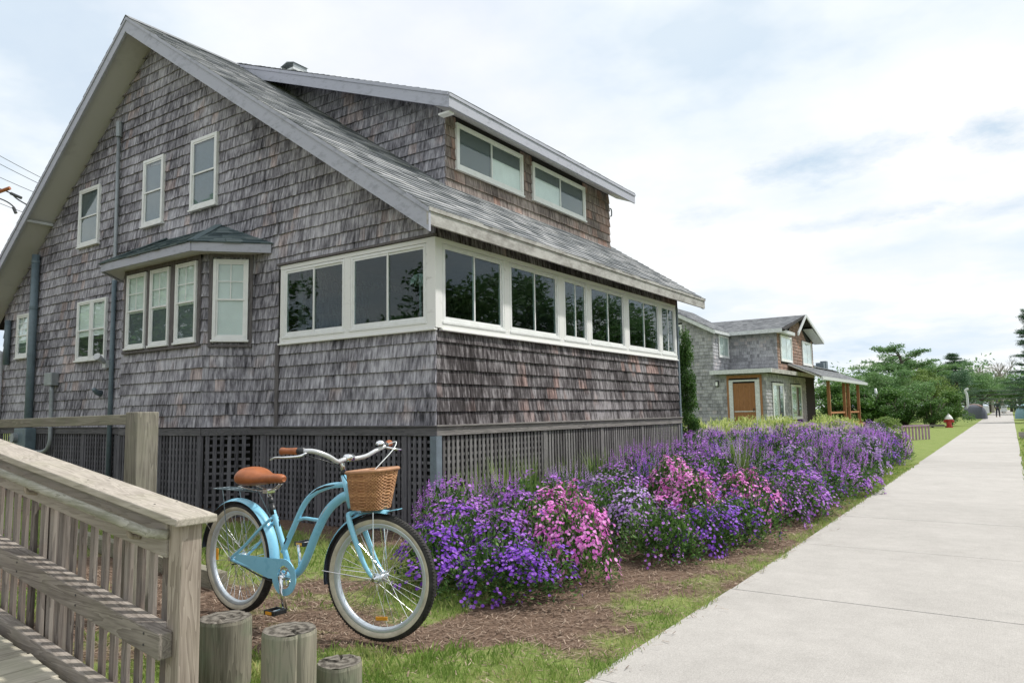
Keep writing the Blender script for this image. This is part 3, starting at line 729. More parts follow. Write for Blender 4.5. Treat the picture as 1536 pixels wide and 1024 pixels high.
# porch room inside
MB().box(-10.2, -.13, .13, LWALL - .01, 1.08, 1.14).build('porch_floor', M['interior'], H)
MB().box(-2.30, -2.22, .13, LWALL - .01, 1.145, 3.6).build('porch_inner_wall', M['interior'], H)
shingles(frame((-2.22, 0, 0), (0, 1, 0), (1, 0, 0)), .13, LWALL - .02, 1.3, 3.0, name='porch_back_wall', mat=M['sh_brown'], parent=H, seed=21, holes=[(1.2, 2.2, 1.2, 2.9), (3.6, 4.8, 1.9, 2.8)])
MB().box(-2.2, -.13, .13, LWALL - .01, 3.10, 3.13).build('porch_ceiling', M['interior'], H)
MB().box(-2.0, -.2, 3.2, 3.24, 1.145, 3.08).build('porch_partition', M['interior'], H)
# mop and broom leaning inside behind the corner pane
t = empty('mop', (-.55, .45, 1.14), 'string mop with pale handle standing inside the corner porch window', 'mop')
MB().tube([(-.62, .5, 1.15), (-.52, .35, 2.75)], .012, 8).build('handle', M['pipelight'], t)
b = MB(); rg = random.Random(3)
for i in range(40):
    a = rg.uniform(0, 6.28); b.tube([(-.52, .35, 2.76), (-.52 + .07 * math.cos(a), .35 + .05 * math.sin(a), 2.74), (-.52 + .13 * math.cos(a), .35 + .08 * math.sin(a), 2.66 + rg.uniform(-.03, .03))], .006, 4)
b.build('mop_head', M['blind'], t)
t = empty('broom', (-.30, .45, 1.14), 'yellow broom head on a pole leaning inside the corner porch window', 'broom')
MB().tube([(-.40, .5, 1.15), (-.34, .42, 2.45)], .011, 8).build('handle', M['pipe'], t)
yl = plain('yellow_plastic', (.65, .55, .06), .5)
MB().lathe([(.0, 0), (.05, .01), (.075, .06), (.06, .13), (.0, .14)], (-.30, .40, 2.40), seg=12).build('broom_head', yl, t, smooth=True)
# bay window
BR = frame((BAYR_, -BD, 0), (math.cos(R(45)), math.sin(R(45)), 0), (math.sin(R(45)), -math.cos(R(45)), 0))
BF = frame((0, -BD, 0), (1, 0, 0), (0, -1, 0))
BLx = frame((BAYL - BD, 0, 0), (math.cos(R(45)), -math.sin(R(45)), 0), (-math.sin(R(45)), -math.cos(R(45)), 0))
bw = BD * math.sqrt(2)
MB().prism([(BAYL, -BD, Z0), (BAYR_, -BD, Z0), (BAYR_ + BD, -.002, Z0), (BAYL - BD, -.002, Z0)], (0, 0, 3.30 - Z0)).build('bay_core', M['sh_back'], H)
shingles(BF, BAYL - .01, BAYR_ + .008, Z0 + .02, 3.26, holes=[(-5.18, -3.46, 2.12, 3.25)], name='bay_front_wall', mat=M['sh_grey'], parent=H, seed=31, wmin=.12, wmax=.26, ragged=.004)
shingles(BR, -.005, bw - .01, Z0 + .02, 3.26, holes=[(.13, .50, 2.12, 3.2)], name='bay_side_wall', mat=M['sh_grey'], parent=H, seed=32, wmin=.12, wmax=.24, ragged=.004)
shingles(BLx, 0.01, bw, Z0 + .02, 3.26, name='bay_side_wall', mat=M['sh_grey'], parent=H, seed=33)
for (a, c, f) in ((-5.15, -4.67, .42), (-4.56, -4.11, .42), (-3.96, -3.50, .42)):
    window(H, BF, a, c, 2.16, 3.17, dict(type='double', muntin=(2, 2), back=[('screen', 0, 1, 0, .46), ('blind', 0, 1, .465, 1)]), n0=.014, cas=.03)
b = MB(BF)
for (a, c) in ((-5.24, -5.165), (-4.655, -4.575), (-4.095, -3.975), (-3.485, -3.43)): b.box(a, c, .012, .04, 2.125, 3.24)
b.box(-5.24, -3.43, .012, .05, 2.085, 2.124); b.box(-5.24, -3.43, .012, .038, 3.185, 3.238); b.build('bay_casing', M['trimdark'], H, bevel=.003)
window(H, BR, .10, .52, 2.16, 3.17, dict(type='double', muntin=(2, 2), back=[('curtain', 0, 1, 0, 1)]), n0=.014, cas=.04)
b = MB(BR); b.box(.05, .094, .012, .038, 2.10, 3.24); b.box(.526, .57, .012, .038, 2.10, 3.24); b.box(.05, .57, .012, .045, 2.07, 2.099); b.box(.05, .57, .012, .034, 3.20, 3.241); b.build('bay_casing', M['trimdark'], H, bevel=.003)
# bay roof: eave polygon
o_ = .26; k = o_ * math.tan(R(22.5))
E0 = (BAYL - BD - o_ * 1.2, -.02); E1 = (BAYL - k, -BD - o_); E2 = (BAYR_ + k, -BD - o_); E3 = (BAYR_ + BD + o_ * 1.2, -.02)
EZ0, EZ1, AZ = 3.22, 3.33, 3.74
AP0, AP1 = (-4.95, -.005, AZ), (-3.72, -.005, AZ)
b = MB(); P = [E0, E1, E2, E3]
for i in range(3):
    (xa, ya), (xb, yb) = P[i], P[i + 1]; d = Vector((xb - xa, yb - ya, 0)).normalized(); nn_ = Vector((d.y, -d.x, 0)) * .025
    b.hexa([(xa, ya, EZ0), (xb, yb, EZ0), (xa + nn_.x, ya + nn_.y, EZ0), (xb + nn_.x, yb + nn_.y, EZ0), (xa, ya, EZ1), (xb, yb, EZ1), (xa + nn_.x, ya + nn_.y, EZ1), (xb + nn_.x, yb + nn_.y, EZ1)])
b.build('bay_fascia', M['fascia'], H)
MB().prism([(x, y, EZ0 + .02) for x, y in P], (0, 0, .03)).build('bay_soffit', M['soffit'], H)
f3 = lambda p: (p[0], p[1], EZ1)
roof_courses('bay_roof', AP0, AP1, f3((E1[0] - .02, E1[1] - .04)), f3((E2[0] + .02, E2[1] - .04)), M['roof_green'], H, expo=.085, seed=41, wmin=.12, wmax=.25)
roof_courses('bay_roof', AP1, (AP1[0] + .02, -.005, AZ), f3((E2[0] + .02, E2[1] - .04)), f3((E3[0] + .05, E3[1])), M['roof_green'], H, expo=.085, seed=42, wmin=.12, wmax=.25)
roof_courses('bay_roof', (AP0[0] - .02, -.005, AZ), AP0, f3((E0[0] - .05, E0[1])), f3((E1[0] - .02, E1[1] - .04)), M['roof_green'], H, expo=.085, seed=43, wmin=.12, wmax=.25)
for (t0, t1) in ((AP0, (E1[0], E1[1], EZ1)), (AP1, (E2[0], E2[1], EZ1))): MB().beam((t0[0], t0[1] - .03, t0[2] + .01), (t1[0], t1[1] - .02, t1[2] + .012), .10, .014).build('bay_hip_cap', M['roof_green'], H)
MB().add([AP0, AP1, (E0[0], E0[1], EZ1 - .01), (E1[0], E1[1], EZ1 - .01), (E2[0], E2[1], EZ1 - .01), (E3[0], E3[1], EZ1 - .01)], [(0, 1, 4, 3), (0, 3, 2), (1, 5, 4)]).build('bay_roof_deck', M['sh_back'], H)
# skirt: band, posts, lattice
def lattice(F, u0, u1, z0, z1, mat, du=.072, sw=.038, dz=.070, name='lattice_panel', horiz=True, n=0.0):
    b = MB(F); u = u0 + .01; rg = random.Random(int(u0 * 100) + 5)
    while u + sw < u1: b.box(u, u + sw, n - .002, n + .008, z0, z1, rnd=rg.random()); u += du
    z = z0 + .02
    while horiz and z + .03 < z1: b.box(u0, u1, n - .012, n - .003, z, z + .028, rnd=rg.random()); z += dz
    return b.build(name, mat, H)
MB(GAB).box(XL, -5.5, -.03, .03, .985, 1.075).build('skirt_board', M['skirt'], H, bevel=.003); MB(GAB).box(-2.98, .03, -.03, .030, .985, 1.075).build('skirt_board', M['skirt'], H, bevel=.003); MB(GAB).box(-2.98, .05, .0, .05, 1.076, 1.092).build('skirt_cap', M['skirt'], H, bevel=.003); MB(GAB).box(XL, -5.6, .0, .045, 1.076, 1.092).build('skirt_cap', M['skirt'], H, bevel=.003)
MB(SIDE).box(-.02, LWALL + .05, -.03, .034, .985, 1.075).box(-.04, LWALL + .05, .0, .055, 1.076, 1.094).build('skirt_board', M['skirty'], H, bevel=.003)
b = MB(BF); b.box(BAYL, BAYR_, -.03, .02, .985, 1.075); b.build('skirt_board', M['skirt'], H, bevel=.003)
MB(BR).box(0, bw, -.03, .02, .985, 1.075).build('skirt_board', M['skirt'], H, bevel=.003)
posts = [-10.2, -9.4, -8.3, -7.2, -6.2, -5.62, -2.72, -1.72, -.42]
for i, x in enumerate(posts): MB(GAB).box(x - .035, x + .035, -.02, .018, -.05, .984).build('skirt_post', M['lat'], H)
MB(GAB).box(-.04, .045, -.04, .045, -.05, .984).build('corner_skirt_post', M['bluegrey'], H)
for (a, c, hz) in ((-10.2, -9.4, 0), (-9.4, -8.3, 0), (-8.3, -7.2, 1), (-7.2, -6.2, 1), (-6.2, -5.6, 1), (-2.72, -1.72, 1), (-1.72, -.42, 1), (-.42, -.04, 1)):
    lattice(GAB, a + .035, c - .035, -.02, .984, M['lat'], du=.072 if a > -3 else .08, horiz=bool(hz))
lattice(BF, BAYL + .03, (BAYL + BAYR_) / 2, -.02, .984, M['lat'], du=.06); lattice(BF, (BAYL + BAYR_) / 2 + .04, BAYR_ - .04, -.02, .984, M['lat'], du=.075, sw=.04, dz=.08)
lattice(BR, .04, bw - .04, -.02, .984, M['lat'], du=.085, sw=.045, dz=.085)
lattice(GAB, -2.96, -2.76, -.02, .984, M['lat'])
for x in (BAYL, (BAYL + BAYR_) / 2 + .02, BAYR_ - .02): MB(BF).box(x - .03, x + .03, -.02, .014, -.05, .984).build('skirt_post', M['lat'], H)
sp = [.06, 2.05, 3.55, 4.9, 6.4]
for i in range(4):
    lattice(SIDE, sp[i] + .03, sp[i + 1] - .03, -.02, .984, M['latside'], du=.075 if i == 0 else .068, horiz=(i == 0))
    MB(SIDE).box(sp[i + 1] - .035, sp[i + 1] + .035, -.02, .018, -.05, .984).build('skirt_post', M['latside'], H)
MB().box(-10.2, -.5, .45, .5, -.05, 1.0).box(-.5, -.45, .45, 6.4, -.05, 1.0).build('crawlspace_dark_sheet', M['dark'], H)  # near-black sheet standing for the shaded void behind the lattice
# far corner trim
MB().box(-.01, .03, LWALL, LWALL + .05, 0, 3.0).build('corner_board', M['bluegrey'], H)
# pipes, boxes
def pipe(name, pts, r, mat, seg=12): return MB().tube(pts, r, seg).build(name, M[mat], H, smooth=True)
b = MB().tube([(-6.36, -.06, 5.72), (-6.33, -.06, 3.4), (-6.30, -.06, 0)], .028, 10); p = b.build('drain_pipe', M['pipelight'], H, smooth=True)
MB().tube([(-6.35, -.06, 5.56), (-6.36, -.06, 5.80)], .048, 12).build('pipe_collar', M['pipelight'], p)
MB().tube([(-6.33, -.06, 3.3), (-6.30, -.06, 0)], .034, 10).build('lower_sleeve', M['pipe'], p, smooth=True)
p = pipe('downspout', [(-8.94, -.09, 4.05), (-8.94, -.09, .4)], .062, 'pipe', 14)
for z in (3.9, 3.1, 2.3): MB().tube([(-8.94, -.09, z), (-8.94, -.09, z + .05)], .068, 14).build('pipe_collar', M['pipe'], p)
pipe('downspout', [(-9.98, -.07, 3.0), (-9.98, -.07, 2.2)], .05, 'pipe')
pipe('gutter_downpipe', cr([(XLE - .1, -.35, 2.95), (-10.62, -.35, 2.75), (-10.28, -.12, 2.45), (-10.22, -.08, 2.2), (-10.25, -.08, 0)], 5), .05, 'gutter')
MB().box(-8.32, -8.06, -.14, -.02, 1.77, 1.98).build('conduit_box', M['pipelight'], H, bevel=.01)
pipe('conduit', cr([(-8.16, -.08, 1.78), (-8.14, -.08, 1.1), (-8.16, -.08, .82), (-8.35, -.08, .70), (-8.8, -.08, .68)], 6), .035, 'pipelight')
m_ = MB().box(-9.22, -8.78, -.19, -.02, .66, 1.08).build('meter_box', M['pipe'], H, bevel=.012)
MB().tube([(-9.12, -.26, .92), (-9.12, -.19, .92)], .08, 16).build('meter_dial', M['pipelight'], m_)
fl_ = MB().box(-6.52, -6.42, -.10, -.02, 1.98, 2.10).build('flood_light', M['gutter'], H)
MB().tube([(-6.45, -.10, 2.06), (-6.36, -.26, 2.14)], [.03, .055], 12).build('lamp_head', M['gutter'], fl_)
MB().tube([(-6.68, -.02, 1.60), (-6.66, -.10, 1.62), (-6.62, -.16, 1.66)], [.05, .04, .03], 10).build('outside_tap', M['pipe'], H, smooth=True)
# eave hook at the dormer's far end
MB().tube(cr([(DX + .02, DW1 + .02, 5.05), (DX + .02, DW1 + .07, 5.03), (DX + .02, DW1 + .07, 4.93), (DX + .02, DW1 + .03, 4.90)], 4), .012, 8).build('hook', M['bluegrey'], H)

# ------------------------------------------------------------------ ramp with railing (near left)
RY = -4.08; SL = math.tan(R(7.9))
def rz(x, z0): return z0 + (2.3 - x) * SL      # height along the ramp, z0 at the end post
RP = empty('wooden_ramp', (1.0, -4.6, 0), 'weathered timber ramp with balustrade and rounded handrail rising to the left edge', 'ramp')
XA = -2.6
def rail(name, y0, y1, z0a, z0b, x1, mat, bev=.005, x0=XA):
    b = MB(); v = []
    b.hexa([(x0, y0, rz(x0, z0a)), (x1, y0, rz(x1, z0a)), (x0, y1, rz(x0, z0a)), (x1, y1, rz(x1, z0a)), (x0, y0, rz(x0, z0b)), (x1, y0, rz(x1, z0b)), (x0, y1, rz(x0, z0b)), (x1, y1, rz(x1, z0b))], rnd=random.random())
    return b.build(name, M[mat], RP, bevel=bev)
MB().box(2.222, 2.305, RY - .05, RY + .035, -.1, .811).build('end_post', M['wz'], RP, bevel=.004)
rail('cap_rail', RY - .090, RY + .078, .812, .842, 2.335, 'wxtop')
rail('upper_rail', RY - .058, RY - .022, .672, .811, 2.221, 'wx')
rail('middle_rail', RY - .095, RY - .024, .345, .430, 2.30, 'wx', .007) if False else None
mr = MB(); x0 = XA
def hx(b, x0, x1, y0, y1, za, zb): b.hexa([(x0, y0, rz(x0, za)), (x1, y0, rz(x1, za)), (x0, y1, rz(x0, za)), (x1, y1, rz(x1, za)), (x0, y0, rz(x0, zb)), (x1, y0, rz(x1, zb)), (x0, y1, rz(x0, zb)), (x1, y1, rz(x1, zb))], rnd=random.random()); return b
hx(mr, XA, 2.27, RY - .105, RY - .051, .330, .425); hx(MB(), XA, 2.2215, RY - .0508, RY - .0215, .332, .423).build('middle_rail', M['wx'], RP); mr.build('middle_rail', M['wx'], RP, bevel=.006)
hx(MB(), XA, 2.22, RY - .105, RY - .052, .02, .115).build('bottom_rail', M['wx'], RP, bevel=.006)
# rounded handrail
MB().tube([(XA, RY - .105, rz(XA, .762)), (2.13, RY - .105, rz(2.13, .762)), (2.16, RY - .098, rz(2.16, .758)), (2.226, RY - .052, rz(2.22, .758))], .0185, 14, cap=True).build('handrail', M['wold_x'], RP, smooth=True)
for x in (.35, 1.15, 2.04):
    MB().tube(cr([(x, RY - .105, rz(x, .752)), (x, RY - .098, rz(x, .722)), (x, RY - .058, rz(x, .712))], 4), .010, 8).build('handrail_bracket', M['wz'], RP, smooth=True)
x = 2.155; rg = random.Random(9)
while x > XA:
    wv = rg.uniform(.034, .042); zt = .81; j = rg.uniform(-.004, .004)
    b = MB(); b.hexa([(x - wv / 2, RY - .0205 + j, rz(x, .008)), (x + wv / 2, RY - .0205 + j, rz(x, .004)), (x - wv / 2, RY - .002, rz(x, .008)), (x + wv / 2, RY - .002, rz(x, .004)),
        (x - wv / 2 + j, RY - .0205, rz(x, .80)), (x + wv / 2 + j, RY - .0205, rz(x, .80)), (x - wv / 2 + j, RY - .002, rz(x, .80)), (x + wv / 2 + j, RY - .002, rz(x, .80))], rnd=rg.random())
    o = b.build('baluster', M['wzb'], RP, bevel=.003); x -= rg.uniform(.088, .098)
for x in (2.12, 1.6, 1.05, .5, -.1):
    for dy in (-.05, .04): MB().lathe([(.0045, 0), (.0045, .0015)], (x, RY + dy, rz(x, .8502)), seg=8).build('screw_head', M['black'], RP)
    for zq in (.36, .40): MB().lathe([(.005, -.0015), (.005, 0)], (x + .05, RY - .105, rz(x + .05, zq)), 'y', seg=8).build('screw_head', M['black'], RP)
# second layer posts under the ramp
for x in (1.1, -.4, -1.9): MB().box(x - .045, x + .045, RY + .012, RY + .10, -.1, rz(x, .65)).build('ramp_post', M['wzb'], RP, bevel=.004)
# deck boards lie across the ramp
x = 1.9
while x > XA:
    b = MB(); b.hexa([(x - .135, -6.6, rz(x - .135, .048)), (x, -6.6, rz(x, .048)), (x - .135, -4.22, rz(x - .135, .048)), (x, -4.22, rz(x, .048)),
        (x - .135, -6.6, rz(x - .135, .085)), (x, -6.6, rz(x, .085)), (x - .135, -4.22 + rg.uniform(-.01, .01), rz(x - .135, .085)), (x, -4.22, rz(x, .085))], rnd=rg.random())
    b.build('deck_board', M['wy'], RP, bevel=.004); x -= .142
hx(MB(), XA, 1.88, -4.29, -4.25, -.10, .045).build('deck_joist', M['wx'], RP)
for x in (1.6, .2, -1.2): MB().box(x - .045, x + .045, -4.38, -4.30, -.1, rz(x, .04)).build('deck_leg', M['wz'], RP)

# old post and rail behind the ramp
PR = empty('post_and_rail', (.3, -3.2, 0), 'old mossy square post with a thin top rail behind the ramp', 'railing')
MB().box(.245, .385, -3.27, -3.13, -.1, 1.245).build('post', M['wold'], PR, bevel=.006)
MB().beam((.244, -3.2, 1.20), (-4.2, -3.2, 1.16), .035, .065).build('rail', M['wyold'], PR, bevel=.004)
MB().box(-2.6, -2.48, -3.26, -3.14, -.1, 1.14).build('post', M['wold'], PR, bevel=.006)
# timber edging on the lawn
eo = MB().beam((-3.6, -1.95, .05), (.15, -2.50, .05), .09, .13).build('timber_edging', M['wyold'], bevel=.006)
tag(eo, 'grey timber edging board lying on the soil seen through the balusters', 'edging')

# ------------------------------------------------------------------ wooden piles
def pile(x, y, z, r, label, seed):
    rg = random.Random(seed); t = empty('wooden_pile', (x, y, 0), label, 'bollard', 'wooden piles beside the end post')
    seg = 56; V = []; F = []; hs = [-.1, z * .3, z * .6, z * .85, z - .018, z - .004]
    cracks = [rg.uniform(0, 6.28) for _ in range(4)]
    def rad(a, h):
        q = 1 + .03 * noise.noise(Vector((math.cos(a) * 1.2, math.sin(a) * 1.2, seed))) + .012 * noise.noise(Vector((math.cos(a) * 9, math.sin(a) * 9, h)))
        for i, c in enumerate(cracks):
            d = abs((a - c + math.pi) % (2 * math.pi) - math.pi)
            if d < .07: q -= .09 * (1 - d / .07) * (.5 + .5 * (i % 2))
        return r * q
    b = MB()
    for i, h in enumerate(hs):
        sh = .965 if i == len(hs) - 1 else 1
        for k in range(seg): a = 2 * math.pi * k / seg; V.append((x + rad(a, h) * math.cos(a) * sh, y + rad(a, h) * math.sin(a) * sh, h + .006 * noise.noise(Vector((a, seed, 0)))))
    for i in range(len(hs) - 1):
        for k in range(seg): l = (k + 1) % seg; F.append((i * seg + k, i * seg + l, (i + 1) * seg + l, (i + 1) * seg + k))
    b.add(V, F, rg.random()); b.build('pile_body', M['bark_pole'], t, smooth=False)
    V = []; F = []; n = 9
    for j in range(n + 1):
        f = j / n
        for k in range(seg):
            a = 2 * math.pi * k / seg; q = rad(a, z) * .965 * f; dz = 0
            for i, c in enumerate(cracks):
                d = abs((a - c + math.pi) % (2 * math.pi) - math.pi)
                if d * max(f, .15) < .06: dz = -.012 * (.4 + f)
            V.append((q * math.cos(a), q * math.sin(a), dz + .005 * noise.noise(Vector((q * math.cos(a) * 30, q * math.sin(a) * 30, seed)))))
    for j in range(n):
        for k in range(seg): l = (k + 1) % seg; F.append((j * seg + k, (j + 1) * seg + k, (j + 1) * seg + l, j * seg + l))
    me = bpy.data.meshes.new('pile_top'); me.from_pydata(V, [], F); me.materials.append(M['endgrain'])
    o = bpy.data.objects.new('pile_top', me); COL.objects.link(o); o.location = (x, y, z - .003); o.parent = t; o.matrix_parent_inverse = t.matrix_basis.inverted()
pile(1.90, -3.66, .322, .112, 'tallest of the round wooden piles, right next to the railing end post', 1)
pile(2.385, -3.70, .352, .107, 'greenish round wooden pile standing between the other two piles', 2)
pile(2.415, -3.46, .165, .095, 'shortest round wooden pile, cut off near the ground below the front wheel', 3)

# ------------------------------------------------------------------ bicycle
BY = -2.82; WR = .335
BK = empty('bicycle', (1.4, BY, 0), 'sky blue cruiser bicycle with wicker basket and tan saddle parked on the mulch', 'bicycle')
RXW, FXW = .80, 1.985
_sa = R(13)
def STEER(p):
    dx, dy = p[0] - 1.80, p[1] - BY
    return (1.80 + dx * math.cos(_sa) - dy * math.sin(_sa), BY + dx * math.sin(_sa) + dy * math.cos(_sa), p[2])
def wheel(cx, reflector, FS=None):
    t = empty('wheel', (cx, BY, WR)); t.parent = BK; t.matrix_parent_inverse = BK.matrix_basis.inverted()
    c = (cx, BY, WR); W_ = .027
    b = MB(FS); prof = []
    ro = WR; ri = WR - .052
    # tyre cross-section (r, h) with cream sidewalls
    P = [(ri, .016), (ri + .010, .024), (ri + .026, .0275), (ri + .038, .023), (ri + .047, .013), (ro, 0), (ri + .047, -.013), (ri + .038, -.023), (ri + .026, -.0275), (ri + .010, -.024), (ri, -.016)]
    b.lathe(P, c, 'y', 96, mats=[1, 1, 0, 0, 0, 0, 0, 0, 1, 1, 0], closed=True)
    b.build('tyre', [M['tyre'], M['cream']], t, smooth=True)
    # tread knobs
    b = MB(FS)
    for k in range(120):
        a = 2 * math.pi * k / 120
        for s in (-1, 1):
            a2 = a + (.013 if s > 0 else 0); r0 = ro - .0025
            p = Vector((cx + math.cos(a2) * r0, BY + s * .007, WR + math.sin(a2) * r0)); q = Vector((cx + math.cos(a2 + .018) * (r0 - .006), BY + s * .018, WR + math.sin(a2 + .018) * (r0 - .006)))
            b.beam(p, q, .007, .006, up=(math.cos(a2), 0, math.sin(a2)))
    b.build('tread', M['tyre'], t)
    b = MB(FS); rr = ri + .004
    b.lathe([(rr, .017), (rr - .006, .019), (rr - .020, .014), (rr - .028, .006), (rr - .028, -.006), (rr - .020, -.014), (rr - .006, -.019), (rr, -.017)], c, 'y', 96, closed=True)
    b.build('rim', M['alloy'], t, smooth=True)
    b = MB(FS); b.lathe([(.008, -.055), (.008, -.036), (.026, -.034), (.026, -.029), (.017, -.024), (.015, 0), (.017, .024), (.026, .029), (.026, .034), (.008, .036), (.008, .055)], c, 'y', 24)
    b.build('hub', M['alloy'], t, smooth=True)
    b = MB(FS); n = 36
    for k in range(n):
        s = 1 if k % 2 else -1; a = 2 * math.pi * k / n; off = R(42) * (1 if (k // 2) % 2 else -1)
        b.tube([(cx + .024 * math.cos(a + off), BY + s * .031, WR + .024 * math.sin(a + off)), (cx + (rr - .027) * math.cos(a), BY, WR + (rr - .027) * math.sin(a))], .0017, 5, cap=False)
    b.build('spokes', M['chrome'], t)
    if reflector is not None:
        a = reflector; rm = rr - .075
        b = MB(FS); p = Vector((cx + rm * math.cos(a), BY - .012, WR + rm * math.sin(a))); d = Vector((-math.sin(a), 0, math.cos(a)))
        b.beam(p - d * .036, p + d * .036, .008, .02, up=(math.cos(a), 0, math.sin(a))); b.build('reflector', M['amber'], t, bevel=.003)
    return t
wheel(RXW, R(180)); wheel(FXW, R(-86), STEER)
def X3(x, z, y=0): return Vector((x, BY + y, z))
BB = X3(1.298, .278); SC = X3(1.135, .615)
def part(name, pts, r, mat='blue', seg=14, flat=1.0, parent=BK):
    return MB().tube(pts, r, seg, flat=flat).build(name, M[mat], parent, smooth=True)
fr = part('frame', [BB, X3(1.218, .455), SC, X3(1.125, .64)], .0165)
part('top_tube', cr([X3(1.222, .405), X3(1.31, .545), X3(1.405, .69), X3(1.50, .765), X3(1.62, .805), X3(1.752, .822)], 8), .0165, parent=fr)
part('down_tube', cr([X3(1.310, .280), X3(1.37, .310), X3(1.43, .385), X3(1.51, .53), X3(1.60, .66), X3(1.70, .735), X3(1.772, .765)], 8), [.022, .027], parent=fr)
part('bridge_tube', cr([X3(1.325, .585), X3(1.40, .612), X3(1.48, .612), X3(1.56, .61)], 6), .010, parent=fr)
part('head_tube', [X3(1.742, .872), X3(1.80, .695)], .0205, parent=fr)
part('head_ring', [X3(1.741, .876), X3(1.737, .888)], .023, 'black', parent=fr); part('head_ring', [X3(1.801, .692), X3(1.805, .680)], .024, 'black', parent=fr)
MB().tube([X3(1.772, .775, -.0215), X3(1.782, .775, -.0235)], .001, 4).build('emblem_rivet', M['chrome'], fr)
for s in (-1, 1):
    part('chain_stay', cr([X3(1.26, .28, s * .02), X3(1.15, .283, s * .035), X3(1.0, .30, s * .05), X3(RXW, WR - .005, s * .058)], 5), .010, parent=fr)
    part('seat_stay', cr([X3(1.138, .60, s * .018), X3(1.05, .53, s * .038), X3(.92, .42, s * .052), X3(RXW, WR + .004, s * .060)], 5), .009, parent=fr)
    MB().tube([X3(RXW, WR, s * .05), X3(RXW, WR, s * .072)], .013, 12).build('axle_nut', M['chrome'], fr)
MB().tube([X3(1.298, .278, -.04), X3(1.298, .278, .04)], .024, 18).build('bottom_bracket', M['blue'], fr, smooth=True)
MB().tube([X3(x, z, -.0158) for x, z in ((1.47, .752), (1.53, .783), (1.60, .803), (1.68, .816))], [.0015, .006, .007, .002], 8, flat=.5).build('dark_graphic', M['black'], fr, smooth=True)
MB().tube([X3(x, z, -.0235) for x, z in ((1.56, .615), (1.61, .675), (1.66, .715))], [.002, .006, .002], 8, flat=.4).build('pale_graphic', M['silver'], fr, smooth=True)
# water slots on tubes (little dark decals)
for (x, z, dx, dz) in ((1.262, .475, .012, .018), (1.205, .57, -.003, .015)):
    MB().beam(X3(x - dx, z - dz, -.0168), X3(x + dx, z + dz, -.0168), .002, .009, up=(0, 0, 1)).build('dark_emblem', M['black'], fr)
# fork
fk = MB(STEER).tube(cr([X3(1.800, .688), X3(1.812, .665)], 3), .018, 12).build('fork', M['blue'], BK, smooth=True)
MB(STEER).tube([X3(1.812, .664, -.052), X3(1.812, .668, -.03), X3(1.812, .672, 0), X3(1.812, .668, .03), X3(1.812, .664, .052)], .014, 10).build('fork_crown', M['blue'], fk, smooth=True)
for s in (-1, 1):
    MB(STEER).tube(cr([X3(1.812, .664, s * .052), X3(1.835, .60, s * .056), X3(1.868, .52, s * .058), X3(1.915, .42, s * .058), X3(1.955, .362, s * .058), X3(FXW, WR + .002, s * .058)], 6), [.0135, .0135, .0155, .0165, .0165, .0165, .0165, .0165, .016, .016, .016, .0155, .015, .015, .0145, .014, .014, .0135, .013, .013, .0125, .012, .012, .0115, .011, .011, .0105, .010, .010, .0095, .009], 12, flat=.8).build('fork_blade', M['blue'], fk, smooth=True)
    MB(STEER).tube([X3(FXW, WR, s * .050), X3(FXW, WR, s * .060), X3(FXW, WR, s * .076)], [.020, .020, .010], 12).build('axle_nut', M['chrome'], fk)
# mudguards
def guard(cx, a0, a1, r, wd, parent=BK, FS=None):
    b = MB(FS); n = 36; m = 8; V = []; Fc = []
    for layer, dr in ((0, 0), (1, -.0025)):
        for i in range(n + 1):
            a = a0 + (a1 - a0) * i / n; fl = 1.0 if i < n - 2 else 1.0
            for j in range(m + 1):
                t = -1 + 2 * j / m; h = t * wd; q = r + dr - .016 * t * t
                V.append((cx + q * math.cos(a), BY + h, WR + q * math.sin(a)))
    k = (n + 1) * (m + 1)
    b.cur = 0; b.add(V[:k], [(i * (m + 1) + j, i * (m + 1) + j + 1, (i + 1) * (m + 1) + j + 1, (i + 1) * (m + 1) + j) for i in range(n) for j in range(m)])
    b.cur = 1; b.add(V[k:], [(i * (m + 1) + j, (i + 1) * (m + 1) + j, (i + 1) * (m + 1) + j + 1, i * (m + 1) + j + 1) for i in range(n) for j in range(m)])
    g = b.build('mudguard', [M['blue'], M['bluedark']], parent, smooth=True); return g
g1 = guard(RXW, R(-12), R(175), WR + .028, .036); g2 = guard(FXW, R(80), R(190), WR + .024, .032, FS=STEER)
MB(STEER).hexa([X3(FXW + .055, WR + .350, -.032), X3(FXW + .12, WR + .362, -.026), X3(FXW + .055, WR + .350, .032), X3(FXW + .12, WR + .362, .026), X3(FXW + .055, WR + .354, -.032), X3(FXW + .12, WR + .366, -.026), X3(FXW + .055, WR + .354, .032), X3(FXW + .12, WR + .366, .026)]).build('guard_tip', M['blue'], g2)
for s in (-1, 1):
    MB(STEER).tube([X3(FXW, WR, s * .060), X3(FXW - .352, WR + .02, s * .034)], .002, 6).build('guard_stay', M['chrome'], g2)
    MB().tube([X3(RXW, WR, s * .066), X3(RXW - .30, WR + .19, s * .036)], .002, 6).build('guard_stay', M['chrome'], g1)
# rear rack of thin rods
b = MB()
for s in (-.06, -.03, 0, .03, .06): b.tube([X3(.60, .752, s), X3(1.02, .752, s)], .003, 6)
for x in (.60, .74, .88, 1.02): b.tube([X3(x, .752, -.06), X3(x, .752, .06)], .003, 6)
for s in (-1, 1): b.tube([X3(.70, .752, s * .06), X3(RXW, WR + .01, s * .07)], .003, 6); b.tube([X3(1.02, .752, s * .03), X3(1.13, .60, s * .02)], .003, 6)
b.build('rear_rack', M['pipe'], BK)
